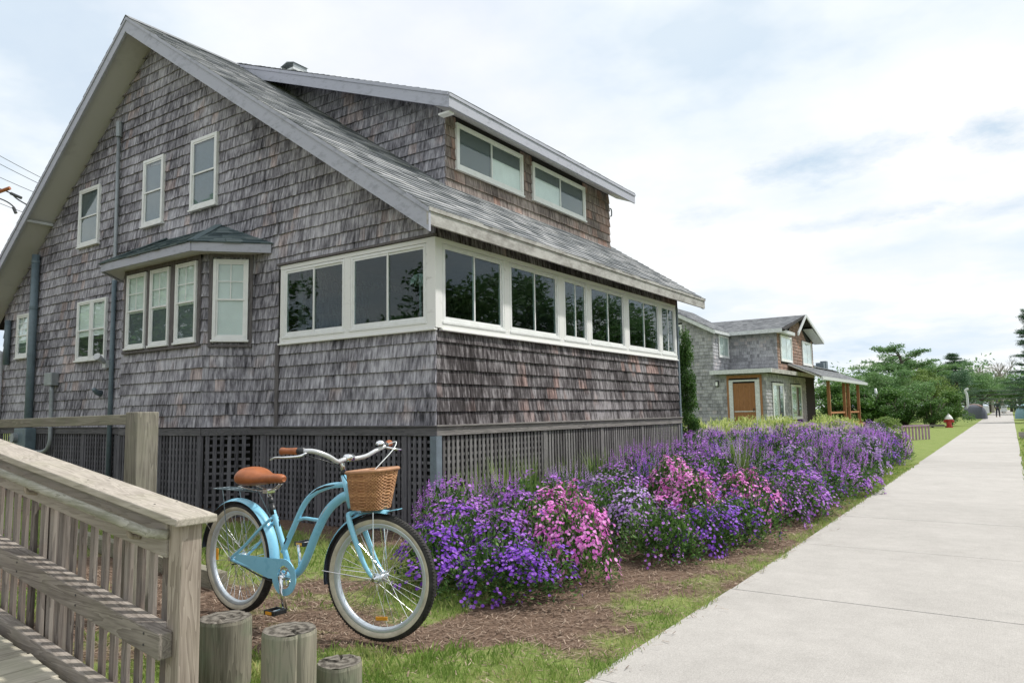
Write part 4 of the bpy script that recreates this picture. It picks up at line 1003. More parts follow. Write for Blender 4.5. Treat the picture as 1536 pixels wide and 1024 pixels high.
# seat post and saddle
sp_ = part('seat_post', [X3(1.126, .62), X3(1.082, .745)], .013, 'chrome')
MB().tube([X3(1.131, .615), X3(1.105, .68)], .020, 12).build('clamp', M['black'], sp_, smooth=True); MB().tube([X3(1.108, .675), X3(1.093, .718)], .017, 12).build('sleeve', M['black'], sp_, smooth=True)
sec = [(.858, .045, .838, .020), (.865, .092, .840, .040), (.890, .118, .846, .052), (.93, .124, .846, .054), (.985, .108, .842, .046), (1.03, .080, .836, .036), (1.08, .052, .834, .028), (1.13, .041, .836, .026), (1.18, .036, .838, .025), (1.21, .030, .836, .022), (1.222, .014, .832, .012)]
V = []; F = []; m = 20
for (x, hw, zt, th) in sec:
    for k in range(m):
        a = 2 * math.pi * k / m; cx_, sn = math.cos(a), math.sin(a)
        zz_ = zt + .02 + (sn * th if sn > 0 else sn * th * 1.25) - .012 * (abs(cx_) ** 3) * (hw / .12)
        V.append((x, BY + hw * (abs(cx_) ** .8) * (1 if cx_ > 0 else -1), zz_ - .022))
for i in range(len(sec) - 1):
    for k in range(m): l = (k + 1) % m; F.append((i * m + k, i * m + l, (i + 1) * m + l, (i + 1) * m + k))
F.append(tuple(range(m))); F.append(tuple((len(sec) - 1) * m + k for k in reversed(range(m))))
sa = MB().add(V, F).build('saddle', M['leather'], BK, smooth=True); sm = sa.modifiers.new('s', 'SUBSURF'); sm.levels = 1; sm.render_levels = 2
b = MB()
for s in (-1, 1): b.tube(cr([X3(.87, .775, s * .055), X3(.95, .765, s * .045), X3(1.05, .755, s * .026), X3(1.13, .765, s * .015), X3(1.19, .80, s * .008)], 5), .0045, 8)
for s in (-1, 1):
    pts = [X3(.885 + .016 * math.cos(a * .9), .762 + a * .0035, s * .06 + .016 * math.sin(a * .9)) for a in range(0, 22)]
    b.tube(pts, .0028, 5)
b.build('saddle_rails', M['chrome'], sa, smooth=True)
MB().box(1.055, 1.105, BY - .03, BY + .03, .742, .768).build('saddle_clamp', M['chrome'], sa, bevel=.004)
# stem, bars
st = part('stem', [X3(1.737, .886), X3(1.722, .935), X3(1.725, .955), X3(1.775, .968)], [.013, .013, .014, .014], 'chrome')
MB().tube([X3(1.778, .968, -.026), X3(1.778, .968, .026)], .021, 14).build('stem_clamp', M['chrome'], st, smooth=True)
hb = MB().tube(cr([(1.66, -3.135, 1.018), (1.74, -3.125, 1.019), (1.80, -3.09, 1.018), (1.83, -3.02, .990), (1.825, -2.95, .957), (1.785, -2.88, .958), (1.778, -2.82, .965), (1.775, -2.76, .962), (1.79, -2.70, .972), (1.80, -2.63, 1.00), (1.795, -2.55, 1.022), (1.765, -2.52, 1.026), (1.745, -2.49, 1.028)], 6), .0125, 12).build('handlebar', M['silver'], BK, smooth=True)
def grip(a, b_, lab=None):
    a = Vector(a); b_ = Vector(b_)
    g = MB().tube([a.lerp(b_, t) for t in (0, .04, .10, .3, .6, .85, 1)], [.014, .020, .021, .0175, .0175, .019, .018], 14).build('grip', M['leather'], hb, smooth=True)
grip((1.598, -3.14, 1.017), (1.722, -3.128, 1.019)); grip((1.715, -2.435, 1.032), (1.775, -2.53, 1.026))
for (p, q, s) in (((1.724, -3.128, 1.019), (1.76, -3.115, 1.019), -1), ((1.778, -2.533, 1.026), (1.795, -2.565, 1.02), 1)):
    MB().tube([p, q], .020, 12).build('shifter', M['black'], hb, smooth=True)
MB().tube(cr([(1.78, -3.12, 1.010), (1.77, -3.16, .995), (1.70, -3.20, .990), (1.64, -3.21, .988), (1.60, -3.21, .975)], 5), [.007, .0045], 8).build('brake_lever', M['chrome'], hb, smooth=True)
MB().tube(cr([(1.80, -2.56, 1.015), (1.84, -2.50, 1.0), (1.80, -2.42, .995), (1.73, -2.40, .99)], 5), [.007, .0045], 8).build('brake_lever', M['chrome'], hb, smooth=True)
be = MB().lathe([(.026, 0), (.027, .006), (.023, .017), (.012, .025), (.002, .027)], (1.80, -2.60, 1.030), seg=20).build('bell', M['chrome'], hb, smooth=True)
MB().tube(cr([(1.80, -2.54, 1.03), (1.85, -2.52, 1.045), (1.88, -2.58, 1.0), (1.87, -2.68, .92), (1.84, -2.76, .84)], 6), .0028, 6).build('brake_cable', M['blind'], hb, smooth=True)
MB().tube(cr([(1.73, -3.14, 1.01), (1.82, -3.12, .99), (1.87, -3.0, .94), (1.85, -2.9, .85)], 6), .0028, 6).build('brake_cable', M['black'], hb, smooth=True)
# crank, guard, pedals
b = MB(); cg = []
# chain guard: flat plate from rear axle to a disc round the chainring
n = 26; cxg, czg = 1.305, .278; Rg = .104
outl = [(RXW + .045, .370)]
outl += [(1.00, .372), (1.17, .374)]
for i in range(n + 1):
    a = R(98) - R(268) * i / n; outl.append((cxg + Rg * math.cos(a), czg + Rg * math.sin(a)))
outl += [(1.165, .258), (1.0, .292), (RXW + .045, .318)]
inn = [(cxg + .062 * math.cos(2 * math.pi * i / 24), czg + .070 * math.sin(2 * math.pi * i / 24)) for i in range(24)]
# build as strip: plate with hole made from a fan of quads
pl = MB(); y0 = BY - .060; y1 = BY - .052
ang = lambda p: math.atan2(p[1] - czg, p[0] - cxg)
import bisect
def edge_pt(a):
    """outline point in direction a from hole centre"""
    best = None; dx, dz = math.cos(a), math.sin(a)
    m = len(outl)
    for i in range(m):
        (ax, az), (bx, bz) = outl[i], outl[(i + 1) % m]
        ex, ez = bx - ax, bz - az; den = dx * ez - dz * ex
        if abs(den) < 1e-9: continue
        t = ((ax - cxg) * ez - (az - czg) * ex) / den; u = ((ax - cxg) * dz - (az - czg) * dx) / den
        if t > 0 and -1e-6 <= u <= 1 + 1e-6 and (best is None or t < best): best = t
    return (cxg + dx * best, czg + dz * best)
angs = sorted(set([2 * math.pi * i / 72 - math.pi for i in range(72)] + [ang(p) for p in outl[:3] + outl[-3:]]))
V = []; F = []
for a in angs:
    e = edge_pt(a); i_ = (cxg + .060 * math.cos(a), czg + .066 * math.sin(a))
    V += [(i_[0], y0, i_[1]), (e[0], y0, e[1]), (i_[0], y1, i_[1]), (e[0], y1, e[1])]
m = len(angs)
for i in range(m):
    j = (i + 1) % m; a, c = 4 * i, 4 * j
    F += [(a, c, c + 1, a + 1), (a + 2, a + 3, c + 3, c + 2), (a + 1, c + 1, c + 3, a + 3), (a, a + 2, c + 2, c)]
pl.add(V, F).build('chain_guard', M['blue'], BK, bevel=.002)
b = MB().lathe([(.058, -.002), (.058, .002), (.046, .002), (.046, -.002)], (1.305, BY - .048, .278), 'y', 40, closed=True)
for k in range(5):
    a = 2 * math.pi * k / 5; b.beam((1.305, BY - .048, .278), (1.305 + .048 * math.cos(a), BY - .048, .278 + .048 * math.sin(a)), .004, .012, up=(0, 1, 0))
cr_ = b.build('chainring', M['chrome'], BK)
MB().tube([(1.302, BY - .05, .278), (1.306, BY - .083, .278)], .017, 14).build('crank_cap', M['chrome'], cr_, smooth=True)
MB().tube([(1.306, BY - .076, .278), (1.314, BY - .083, .20), (1.345, BY - .088, .120)], [.014, .011, .011], 10, flat=.7).build('crank_arm', M['chrome'], cr_, smooth=True)
MB().tube([(1.300, BY + .06, .280), (1.285, BY + .072, .36), (1.262, BY + .078, .438)], [.014, .011, .011], 10, flat=.7).build('crank_arm', M['chrome'], cr_, smooth=True)
for (px, py, pz) in ((1.345, BY - .145, .112), (1.262, BY + .130, .440)):
    pd = MB().box(px - .045, px + .045, py - .045, py - .032, pz - .013, pz + .013).box(px - .045, px + .045, py + .032, py + .045, pz - .013, pz + .013).box(px - .045, px - .034, py - .031, py + .031, pz - .012, pz + .012).box(px + .034, px + .045, py - .031, py + .031, pz - .012, pz + .012).build('pedal', M['black'], BK, bevel=.003)
    MB().tube([(px, py - .04, pz), (px, py + .062, pz)], .008, 10).build('pedal_axle', M['chrome'], pd)
    MB().box(px - .026, px + .026, py - .0485, py - .0455, pz - .008, pz + .008).build('pedal_reflector', M['amber'], pd)
MB().tube(cr([X3(1.24, .232, -.045), X3(1.05, .262, -.045), X3(.88, .305, -.048), X3(RXW, .30, -.05)], 6), .0045, 6).build('chain', M['black'], BK)
MB().tube([X3(1.10, .285, .045), X3(1.06, .15, .12), X3(1.045, .012, .175)], .008, 8).build('kickstand', M['chrome'], BK, smooth=True)
# wicker basket (open, tapered)
bk = MB(STEER); cxb, cyb = 1.925, BY
def bsec(t, k, n, grow=0):
    """rounded rectangle ring at height fraction t"""
    hx_ = .082 + .024 * t + grow; hy = .096 + .034 * t + grow; a = 2 * math.pi * k / n
    c, s = math.cos(a), math.sin(a); p = .5
    return (cxb + .010 * t + hx_ * math.copysign(abs(c) ** p, c), cyb + hy * math.copysign(abs(s) ** p, s), .700 + .195 * t + .008 * t * math.copysign(abs(c) ** p, c))
N_ = 96
for row in range(25):
    t = row / 24; b = MB(STEER)
    bk.rnd = random.random() * .5 + .25
    bk.tube([bsec(t, k, N_, .0035 * (1 if (k // 2 + row) % 2 else -1)) for k in range(N_)], .0046, 5, closed=True)
for k in range(0, N_, 2):
    bk.tube([bsec(t / 4, k + 1, N_, 0) for t in range(5)], .0032, 5, rnd=random.random())
ba = bk.build('basket', M['wicker'], BK, smooth=True)
MB(STEER).tube([Vector(bsec(1.03, k, 64, .004)) for k in range(64)], .0105, 8, closed=True).build('basket_rim', M['wickerrim'], ba, smooth=True)
MB(STEER).prism([bsec(0, k, 32, -.002) for k in range(32)], (0, 0, .004)).build('basket_floor', M['wicker'], ba)
b = MB(STEER)
for s in (-1, 1): b.tube([X3(1.90, .685, s * .05), X3(1.97, .682, s * .05), X3(FXW, WR + .01, s * .074)], .003, 6)
b.tube([X3(1.79, .70), X3(1.86, .685), X3(2.03, .684)], .004, 6); b.tube([X3(1.90, .685, -.05), X3(1.90, .685, .05)], .004, 6)
b.build('basket_bracket', M['chrome'], ba)

# ------------------------------------------------------------------ plants
def leafquad(V, F, Rn, p, d, up_, ln, wd, rnd, fold=.0):
    d = d.normalized(); s = d.cross(up_)
    s = s.normalized() if s.length > 1e-4 else Vector((1, 0, 0)); nrm = s.cross(d)
    k = len(V)
    V += [tuple(p), tuple(p + d * ln * .5 - s * wd * .5 - nrm * ln * .05), tuple(p + d * ln), tuple(p + d * ln * .5 + s * wd * .5 - nrm * ln * .05)]
    F.append((k, k + 1, k + 2, k + 3)); Rn.append(rnd)
def mk(name, V, F, Rn, mat, kind=None):
    me = bpy.data.meshes.new(name); me.from_pydata(V, [], F)
    me.materials.append(mat); at = me.attributes.new('rnd', 'FLOAT', 'FACE'); at.data.foreach_set('value', Rn); return me
def rosette(V, F, Rn, p, n, r, rnd, pet=5):
    n = n.normalized(); a = n.cross(Vector((0, 0, 1)))
    a = a.normalized() if a.length > .05 else Vector((1, 0, 0)); b_ = n.cross(a); t0 = random.random() * 6
    for i in range(pet):
        t = t0 + 2 * math.pi * i / pet; d = a * math.cos(t) + b_ * math.sin(t); e = -a * math.sin(t) + b_ * math.cos(t); k = len(V)
        V += [tuple(p), tuple(p + d * r * .7 - e * r * .5 + n * r * .15), tuple(p + d * r * 1.0 + n * r * .06), tuple(p + d * r * .7 + e * r * .5 + n * r * .15)]
        F.append((k, k + 1, k + 2, k + 3)); Rn.append(min(1, max(0, rnd + random.uniform(-.1, .1))))
def bush_proto(kind, seed):
    rg = random.Random(seed); random.seed(seed); V = []; F = []; Rn = []
    lumps = [(Vector((rg.uniform(-.28, .28), rg.uniform(-.28, .28), 0)), rg.uniform(.24, .36), rg.uniform(.34, .56)) for _ in range(6)]
    lumps.append((Vector((0, 0, 0)), .36, .58))
    def surf():
        c, r, h = rg.choice(lumps); a = rg.uniform(0, 6.28); e = math.asin(rg.uniform(.02, 1))
        d = Vector((math.cos(a) * math.cos(e), math.sin(a) * math.cos(e), math.sin(e)))
        return c, r, h, d
    nl = 2600 if kind != 'spike' else 2300
    for _ in range(nl):
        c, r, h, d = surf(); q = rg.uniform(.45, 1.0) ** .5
        p = c + Vector((d.x * r * q, d.y * r * q, d.z * h * q + .01))
        dr = (d + Vector((rg.uniform(-.8, .8), rg.uniform(-.8, .8), rg.uniform(-.4, .9))))
        if kind == 'grassy': leafquad(V, F, Rn, p, Vector((d.x * .3 + rg.uniform(-.2, .2), d.y * .3 + rg.uniform(-.2, .2), 1)), d, rg.uniform(.10, .22), .008, rg.random())
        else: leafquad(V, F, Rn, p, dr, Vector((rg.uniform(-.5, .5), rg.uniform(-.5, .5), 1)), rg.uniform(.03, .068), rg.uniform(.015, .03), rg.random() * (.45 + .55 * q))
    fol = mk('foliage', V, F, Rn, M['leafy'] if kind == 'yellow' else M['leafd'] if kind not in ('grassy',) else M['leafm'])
    V = []; F = []; Rn = []
    if kind in ('mound', 'daisy', 'sparse'):
        nf = {'mound': 1500, 'daisy': 1700, 'sparse': 420}[kind]
        clus = [surf() for _ in range({'mound': 60, 'daisy': 44, 'sparse': 24}[kind])]
        for i in range(nf):
            c, r, h, d = rg.choice(clus) if rg.random() < .86 else surf()
            d = (d + Vector((rg.gauss(0, .13), rg.gauss(0, .13), rg.gauss(0, .10)))).normalized()
            if d.z < (.40 if kind == 'daisy' else .34) and rg.random() < .62: continue
            g = rg.uniform(1.0, 1.12); p = c + Vector((d.x * r * g, d.y * r * g, d.z * h * g + .015))
            nn2 = (d + Vector((rg.uniform(-.4, .4), rg.uniform(-.4, .4), rg.uniform(.1, .8))))
            rosette(V, F, Rn, p, nn2, rg.uniform(.012, .0195) if kind != 'daisy' else rg.uniform(.013, .020), rg.random(), 6 if kind == 'daisy' else 5)
    elif kind in ('spike', 'yellow'):
        for i in range(105 if kind == 'spike' else 150):
            c, r, h, d = surf(); d.z = abs(d.z) * .8 + .35
            base = c + Vector((d.x * r * .8, d.y * r * .8, max(.1, d.z) * h * .75)); lean = Vector((d.x * .3 + rg.uniform(-.1, .1), d.y * .3 + rg.uniform(-.1, .1), 1)).normalized(); ln = rg.uniform(.12, .24) * (.6 if kind == 'yellow' else 1)
            rn0 = rg.random()
            for j in range(26):
                t = j / 26; q = base + lean * ln * (.15 + t); a = j * 2.4; rad_ = .013 * (1.1 - t * .8)
                dd = Vector((math.cos(a), math.sin(a), .5)); leafquad(V, F, Rn, q, dd, lean, rad_ * 2.3, .014, min(1, max(0, rn0 * .6 + rg.random() * .4)))
    elif kind == 'grassy':
        for i in range(60):
            c, r, h, d = surf(); g = 1.15; rosette(V, F, Rn, c + Vector((d.x * r, d.y * r, d.z * h * 1.2 + .08)), d, .014, rg.random(), 5)
    return fol, (V, F, Rn)
PET = {'violet': M['violet'], 'purple': M['purple'], 'pink': M['pink'], 'lilac': M['lilac'], 'yellow': M['yellowf']}
protos = {}
for nm, kind, cols in (('leafy', 'sparse', ('purple', 'violet')), ('mound', 'mound', ('violet', 'purple', 'pink', 'lilac')), ('mound2', 'mound', ('violet', 'purple')), ('daisy', 'daisy', ('pink', 'lilac', 'purple')), ('spike', 'spike', ('purple', 'violet', 'lilac')), ('spike2', 'spike', ('purple', 'lilac')), ('yellow', 'yellow', ('yellow',)), ('grassy', 'grassy', ('lilac',))):
    fol, fl = bush_proto(kind, sum(map(ord, nm)))
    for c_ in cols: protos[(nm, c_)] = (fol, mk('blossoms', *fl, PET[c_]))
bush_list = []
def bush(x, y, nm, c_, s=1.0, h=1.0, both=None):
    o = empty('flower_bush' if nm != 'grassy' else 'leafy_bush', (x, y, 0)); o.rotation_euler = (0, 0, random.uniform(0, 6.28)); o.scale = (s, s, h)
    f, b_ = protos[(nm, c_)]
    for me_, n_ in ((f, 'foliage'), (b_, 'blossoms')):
        q = bpy.data.objects.new(n_, me_); COL.objects.link(q); q.parent = o
    bush_list.append((o, x, y, nm, c_, s)); return o
random.seed(21)
# (x, y, proto, colour, size, height), walked from the bicycle outwards
SPEC = [
 (2.05, -1.66, 'mound2', 'violet', .80, .72), (1.45, -1.50, 'mound', 'violet', .80, .85), (1.00, -.90, 'mound', 'purple', .85, 1.05), (.55, -.55, 'spike', 'purple', .70, 1.0), (1.65, -.95, 'mound', 'purple', .80, .95),
 (2.12, -.95, 'daisy', 'pink', .72, .98), (1.72, -.42, 'daisy', 'pink', .80, 1.08), (.62, .10, 'spike2', 'purple', .75, .98), (1.18, -.05, 'mound', 'purple', .85, 1.05), (2.36, -.10, 'leafy', 'purple', .78, .85), (2.52, .55, 'mound2', 'violet', .75, .80),
 (.62, .85, 'grassy', 'lilac', .8, .85), (1.20, .75, 'leafy', 'purple', .8, .95), (1.85, .45, 'mound', 'lilac', .80, 1.02), (2.05, 1.15, 'daisy', 'pink', .85, 1.10), (2.62, 1.25, 'leafy', 'violet', .72, .85),
 (.62, 1.65, 'spike2', 'lilac', .75, .95), (1.30, 1.55, 'mound', 'purple', .9, 1.02), (1.70, 2.0, 'daisy', 'pink', .85, 1.20), (2.40, 1.90, 'daisy', 'pink', .75, 1.02), (2.62, 2.55, 'mound', 'purple', .72, .90),
 (.62, 2.5, 'grassy', 'lilac', .8, .95), (1.20, 2.5, 'spike', 'violet', .8, 1.05), (1.85, 2.85, 'mound', 'purple', .9, 1.15), (2.50, 3.35, 'mound2', 'violet', .75, .95)]
y = 3.3; k_ = 0
types = [('leafy', 'purple'), ('leafy', 'violet'), ('spike', 'purple'), ('mound', 'purple'), ('mound', 'lilac'), ('mound2', 'violet'), ('spike2', 'purple'), ('mound', 'purple'), ('daisy', 'lilac'), ('mound2', 'purple'), ('spike2', 'lilac')]
while y < 17:
    stp = .76 + max(0, y - 6) * .05
    for j, x in enumerate((.65, 1.35, 2.0, 2.5)):
        if y > 6.8 and j == 0:
            for x2 in (-.2, -1.0, -1.9) if y > 8 else (-.2,):
                t_ = random.choice((('spike', 'purple'), ('spike2', 'lilac'), ('grassy', 'lilac'), ('mound', 'purple')))
                SPEC.append((x2 + random.uniform(-.15, .15), y + random.uniform(-.2, .2), *t_, 1.0, 1.25))
        if y > 14.5 and x > 2.2: continue
        t_ = random.choice(types)
        hh = (1.12 + min(.28, (y - 3) * .07)) - .10 * j + random.uniform(-.12, .14)
        SPEC.append((x + random.uniform(-.12, .12) + (.0 if y < 6 else .1), y + random.uniform(-.2, .2), *t_, .86 + random.uniform(0, .18) + max(0, y - 6) * .02, hh))
    y += stp
for i in range(15):
    SPEC.append((-3.4 + (i % 5) * .95 + random.uniform(-.2, .2), 16.5 + (i // 5) * 1.6 + random.uniform(-.3, .3), 'yellow', 'yellow', 1.35, 1.55 + random.uniform(-.2, .2)))
for i in range(9): SPEC.append((-2.6 + i * .45, 13.3 + (i % 3) * .7 + random.uniform(-.3, .3), 'yellow', 'yellow', 1.1, 1.45 + random.uniform(-.2, .2)))
for s_ in SPEC: bush(s_[0] + (.10 if 0 < s_[1] < 7 and s_[0] > 1.9 else 0) - (.022 * s_[1] if s_[1] > 6 and s_[0] > 1.9 else 0), *s_[1:])
# labels built from colour, kind, row and rank inside its row
KIND = {'mound': 'mound of small blossoms', 'mound2': 'low leafy mound of small blossoms', 'daisy': 'mound of open daisy-like blossoms', 'spike': 'clump of upright flower spikes', 'spike2': 'loose clump of tall flower spikes', 'yellow': 'feathery clump of plume flowers', 'grassy': 'leafy green clump with few blossoms', 'leafy': 'leafy mound with scattered blossoms'}
COLN = {'violet': 'deep violet', 'purple': 'purple', 'pink': 'bright pink', 'lilac': 'pale lilac', 'yellow': 'creamy yellow'}
ORD = ['nearest', 'second nearest', 'third nearest', 'fourth nearest', 'fifth nearest', 'sixth nearest', 'seventh nearest', 'eighth nearest', 'ninth nearest', 'tenth nearest', 'eleventh nearest', 'twelfth nearest', 'thirteenth nearest', 'fourteenth nearest', 'fifteenth nearest', 'sixteenth nearest']
zone = {}
for e_ in bush_list:
    o, x, y, nm, c_, s = e_
    if y < .2: zn = 'beside the bicycle'
    elif x > 2.2: zn = 'along the path edge'
    elif x > 1.6: zn = 'in the second row from the path'
    elif x > 1.0: zn = 'in the middle of the bed'
    elif x > .2 and y < 6.8: zn = 'against the lattice'
    elif y < 11: zn = 'past the house corner'
    else: zn = 'before the far house'
    zone.setdefault((nm, c_, zn), []).append(e_)
for (nm, c_, zn), lst in zone.items():
    lst.sort(key=lambda e: (e[1] - CAM[0]) ** 2 + (e[2] - CAM[1]) ** 2)
    for i, e_ in enumerate(lst):
        base = f"{COLN[c_]} {KIND[nm]} {zn}" if nm != 'grassy' else f"{KIND[nm]} {zn}"
        lab = base if len(lst) == 1 else f"{ORD[min(i, 15)]} {base}"
        tag(e_[0], lab, 'flowering bush' if nm != 'grassy' else 'bush', 'flowering bushes in the bed beside the house')
# tall blades standing against the lattice
def tuft(x, y, h, n, label, r=.12):
    V = []; F = []; Rn = []; rg = random.Random(int(x * 100 + y * 10))
    for i in range(n):
        a = rg.uniform(0, 6.28); q = rg.uniform(0, r); p = Vector((q * math.cos(a), q * math.sin(a), 0)); hh = h * rg.uniform(.6, 1); ln = Vector((math.cos(a), math.sin(a), 0)) * rg.uniform(.05, .35) * hh
        s = Vector((-math.sin(a), math.cos(a), 0)) * .006; k = len(V)
        V += [tuple(p - s), tuple(p + s), tuple(p + ln * .35 + s + Vector((0, 0, hh * .6))), tuple(p + ln * .35 - s + Vector((0, 0, hh * .6))), tuple(p + ln + Vector((0, 0, hh)))]
        F += [(k, k + 1, k + 2, k + 3), (k + 3, k + 2, k + 4)]; Rn += [rg.uniform(.4, 1)] * 2
    o = bpy.data.objects.new('grass_tuft', mk('grass_tuft', V, F, Rn, M['leaft3'])); COL.objects.link(o); o.location = (x, y, 0)
    tag(o, label, 'ornamental grass', 'tall blades along the lattice'); return o
for i, (x, y, h) in enumerate(((.25, .35, .75), (.3, .75, .85), (.25, 1.35, .8), (.3, 2.1, .75), (.3, 2.9, .8), (.35, 3.8, .7), (1.6, 4.6, 1.0), (2.2, 6.9, .8))):
    tuft(x, y, h, 60, ['tall pale green blades in front of the lattice nearest the corner post', 'tallest tuft of pale green blades by the corner lattice', 'third tuft of green blades from the house corner by the lattice', 'fourth tuft of green blades along the side lattice', 'fifth tuft of green blades along the side lattice', 'last tuft of green blades along the side lattice', 'tall green grass tuft rising among the purple spikes', 'small green grass tuft among far purple flowers'][i])

# ------------------------------------------------------------------ trees
def tree_meshes(kind, seed):
    rg = random.Random(seed); tb = MB(); V = []; F = []; Rn = []
    def clump(c, r, n, ls, fl=.7, needle=False):
        base = rg.uniform(.15, .85)
        for _ in range(int(n * 2.2)):
            d = Vector((rg.gauss(0, 1), rg.gauss(0, 1), rg.gauss(0, 1) * fl)); d = d.normalized() * r * (rg.random() ** .45); d.z *= fl
            p = c + d; dr = Vector((rg.uniform(-1, 1), rg.uniform(-1, 1), rg.uniform(-.7, .7)))
            leafquad(V, F, Rn, p, dr, Vector((rg.uniform(-1, 1), rg.uniform(-1, 1), 1)), ls * rg.uniform(.6, 1.3), ls * (.18 if needle else .55), min(1, max(0, base * .6 + rg.random() * .5)))
    if kind == 'broad':
        Hh = 6.0; tb.tube(cr([(0, 0, -.1), (.08, .05, 1.2), (0, .1, 2.4), (.1, 0, 3.6)], 4), [.20, .09], 9)
        for i in range(16):
            a = i * 2.4 + rg.uniform(-.3, .3); z0 = rg.uniform(1.3, 3.4); ln = rg.uniform(1.3, 2.3); e = Vector((math.cos(a) * ln, math.sin(a) * ln, z0 + rg.uniform(.6, 2.0)))
            tb.tube(cr([(0, 0, z0), (e.x * .5, e.y * .5, z0 + (e.z - z0) * .7), tuple(e)], 4), [.07, .02], 6)
            for _ in range(4): clump(e + Vector((rg.uniform(-.6, .6), rg.uniform(-.6, .6), rg.uniform(-.4, .5))), rg.uniform(.45, .85), 70, .17)
        for _ in range(10): clump(Vector((rg.uniform(-.9, .9), rg.uniform(-.9, .9), rg.uniform(3.8, 5.6))), rg.uniform(.5, .8), 80, .17)
    elif kind == 'umbrella':
        tb.tube(cr([(0, 0, -.1), (.15, .1, 2.0), (-.1, .0, 4.2), (.2, 0, 5.8)], 5), [.2, .07], 9)
        for i in range(20):
            a = i * 2.4; z0 = rg.uniform(2.6, 5.4); ln = rg.uniform(1.4, 3.4) * (1.15 - (z0 - 2.6) * .12); e = Vector((math.cos(a) * ln, math.sin(a) * ln, z0 + rg.uniform(.5, 1.1)))
            tb.tube(cr([(0, 0, z0), (e.x * .5, e.y * .5, z0 + .2), tuple(e)], 4), [.06, .015], 6)
            for q in range(5):
                f = .45 + q * .14; c = Vector((e.x * f + rg.uniform(-.3, .3), e.y * f + rg.uniform(-.3, .3), z0 + (e.z - z0) * f + .15)); clump(c, rg.uniform(.4, .65), 62, .16, .45)
    elif kind == 'conifer':
        tb.tube([(0, 0, -.1), (0, .05, 4), (0, 0, 8.0)], [.2, .12, .03], 9)
        z = 1.0
        while z < 7.9:
            rr_ = (8.3 - z) * .30 + .25; n = 7
            for i in range(n):
                a = rg.uniform(0, 6.28); ln = rr_ * rg.uniform(.6, 1.15); e = Vector((math.cos(a) * ln, math.sin(a) * ln, z + rg.uniform(-.1, .35)))
                tb.tube([(0, 0, z), tuple(e)], [.03, .008], 5)
                for q in (.35, .6, .8, 1.0): clump(e * q + Vector((0, 0, z * (1 - q))), .30 * (1.2 - q * .4), 26, .16, .45, True)
            z += .42
    elif kind == 'bare':
        def br(p, d, ln, r, dep):
            e = p + d * ln; tb.tube([tuple(p), tuple(p + d * ln * .5 + Vector((rg.uniform(-.04, .04), rg.uniform(-.04, .04), 0)) * ln), tuple(e)], [r, r * .65], 5, cap=False)
            if dep == 0: return
            for _ in range(3 if dep > 2 else 3):
                nd = (d + Vector((rg.uniform(-.75, .75), rg.uniform(-.75, .75), rg.uniform(-.15, .55)))).normalized(); br(p + d * ln * rg.uniform(.55, 1), nd, ln * rg.uniform(.6, .8), r * .58, dep - 1)
        br(Vector((0, 0, -.1)), Vector((0, 0, 1)), 2.4, .2, 5)
        for _ in range(20): clump(Vector((rg.uniform(-1.8, 1.8), rg.uniform(-1.8, 1.8), rg.uniform(2.5, 5.5))), .3, 5, .12)
    elif kind == 'shrub':
        for i in range(9): a = i * .7; tb.tube([(0, 0, -.05), (math.cos(a) * .4, math.sin(a) * .4, .8), (math.cos(a) * .8, math.sin(a) * .8, 1.4)], [.03, .012], 5)
        for _ in range(34):
            a = rg.uniform(0, 6.28); q = rg.uniform(0, 1.0); clump(Vector((math.cos(a) * q, math.sin(a) * q, rg.uniform(.35, 1.75) * (1.1 - q * .35))), rg.uniform(.3, .45), 75, .11)
    elif kind == 'column':
        tb.tube([(0, 0, -.05), (0, 0, 1.9)], [.04, .015], 6)
        for i in range(85):
            z = rg.uniform(.05, 2.15); q = .36 * (1 - max(0, z - 1.1) * .55); a = rg.uniform(0, 6.28); clump(Vector((math.cos(a) * q * .6, math.sin(a) * q * .6, z)), .2, 80, .06)
    elif kind == 'ball':
        tb.tube([(0, 0, -.05), (0, 0, .4)], .03, 6)
        for i in range(26):
            a = rg.uniform(0, 6.28); e = rg.uniform(0, 1.5); clump(Vector((math.cos(a) * math.cos(e) * .32, math.sin(a) * math.cos(e) * .32, .34 + math.sin(e) * .28)), .16, 60, .055)
    return tb, (V, F, Rn)
tree_cache = {}
def tree(x, y, kind, mat, s, sz, label, cat='tree', name='tree', bark='bark', group=None, seed=1, rot=None):
    key = (kind, mat, bark, seed)
    if key not in tree_cache:
        tb, cf = tree_meshes(kind, seed); me2 = mk('crown', *cf, M[mat])
        tmp = tb.build('trunk', M[bark], None, smooth=True); tree_cache[key] = (tmp.data, me2); bpy.data.objects.remove(tmp)
    a, c = tree_cache[key]; t = empty(name, (x, y, 0), label, cat, group); t.scale = (s, s, sz); t.rotation_euler = (0, 0, random.uniform(0, 6.28) if rot is None else rot)
    for me_, n_ in ((a, 'trunk'), (c, 'crown')):
        o = bpy.data.objects.new(n_ if kind not in ('shrub', 'column', 'ball') else {'trunk': 'stem', 'crown': 'foliage'}[n_], me_); COL.objects.link(o); o.parent = t
    return t
def gp(px, d):
    """ground point seen at photo column px at depth d"""
    f2 = Vector((fw.x, fw.y)).normalized(); r2 = Vector((f2.y, -f2.x)); q = (px - 768) / 1100.08
    return (CAM[0] + d * (f2.x + q * r2.x), CAM[1] + d * (f2.y + q * r2.y))
GT = 'trees beyond the far house'
def T(px, d, *a, **k): x, y = gp(px, d); return tree(x, y, *a, **k)
T(1029, 14.6, 'column', 'leafd', .55, 1.25, 'dark green columnar shrub beside the far corner of the house', 'shrub', 'columnar_shrub')
T(1300, 56, 'broad', 'leaft', 1.0, .78, 'wide mid green tree right behind the cedar porch posts', group=GT, seed=2)
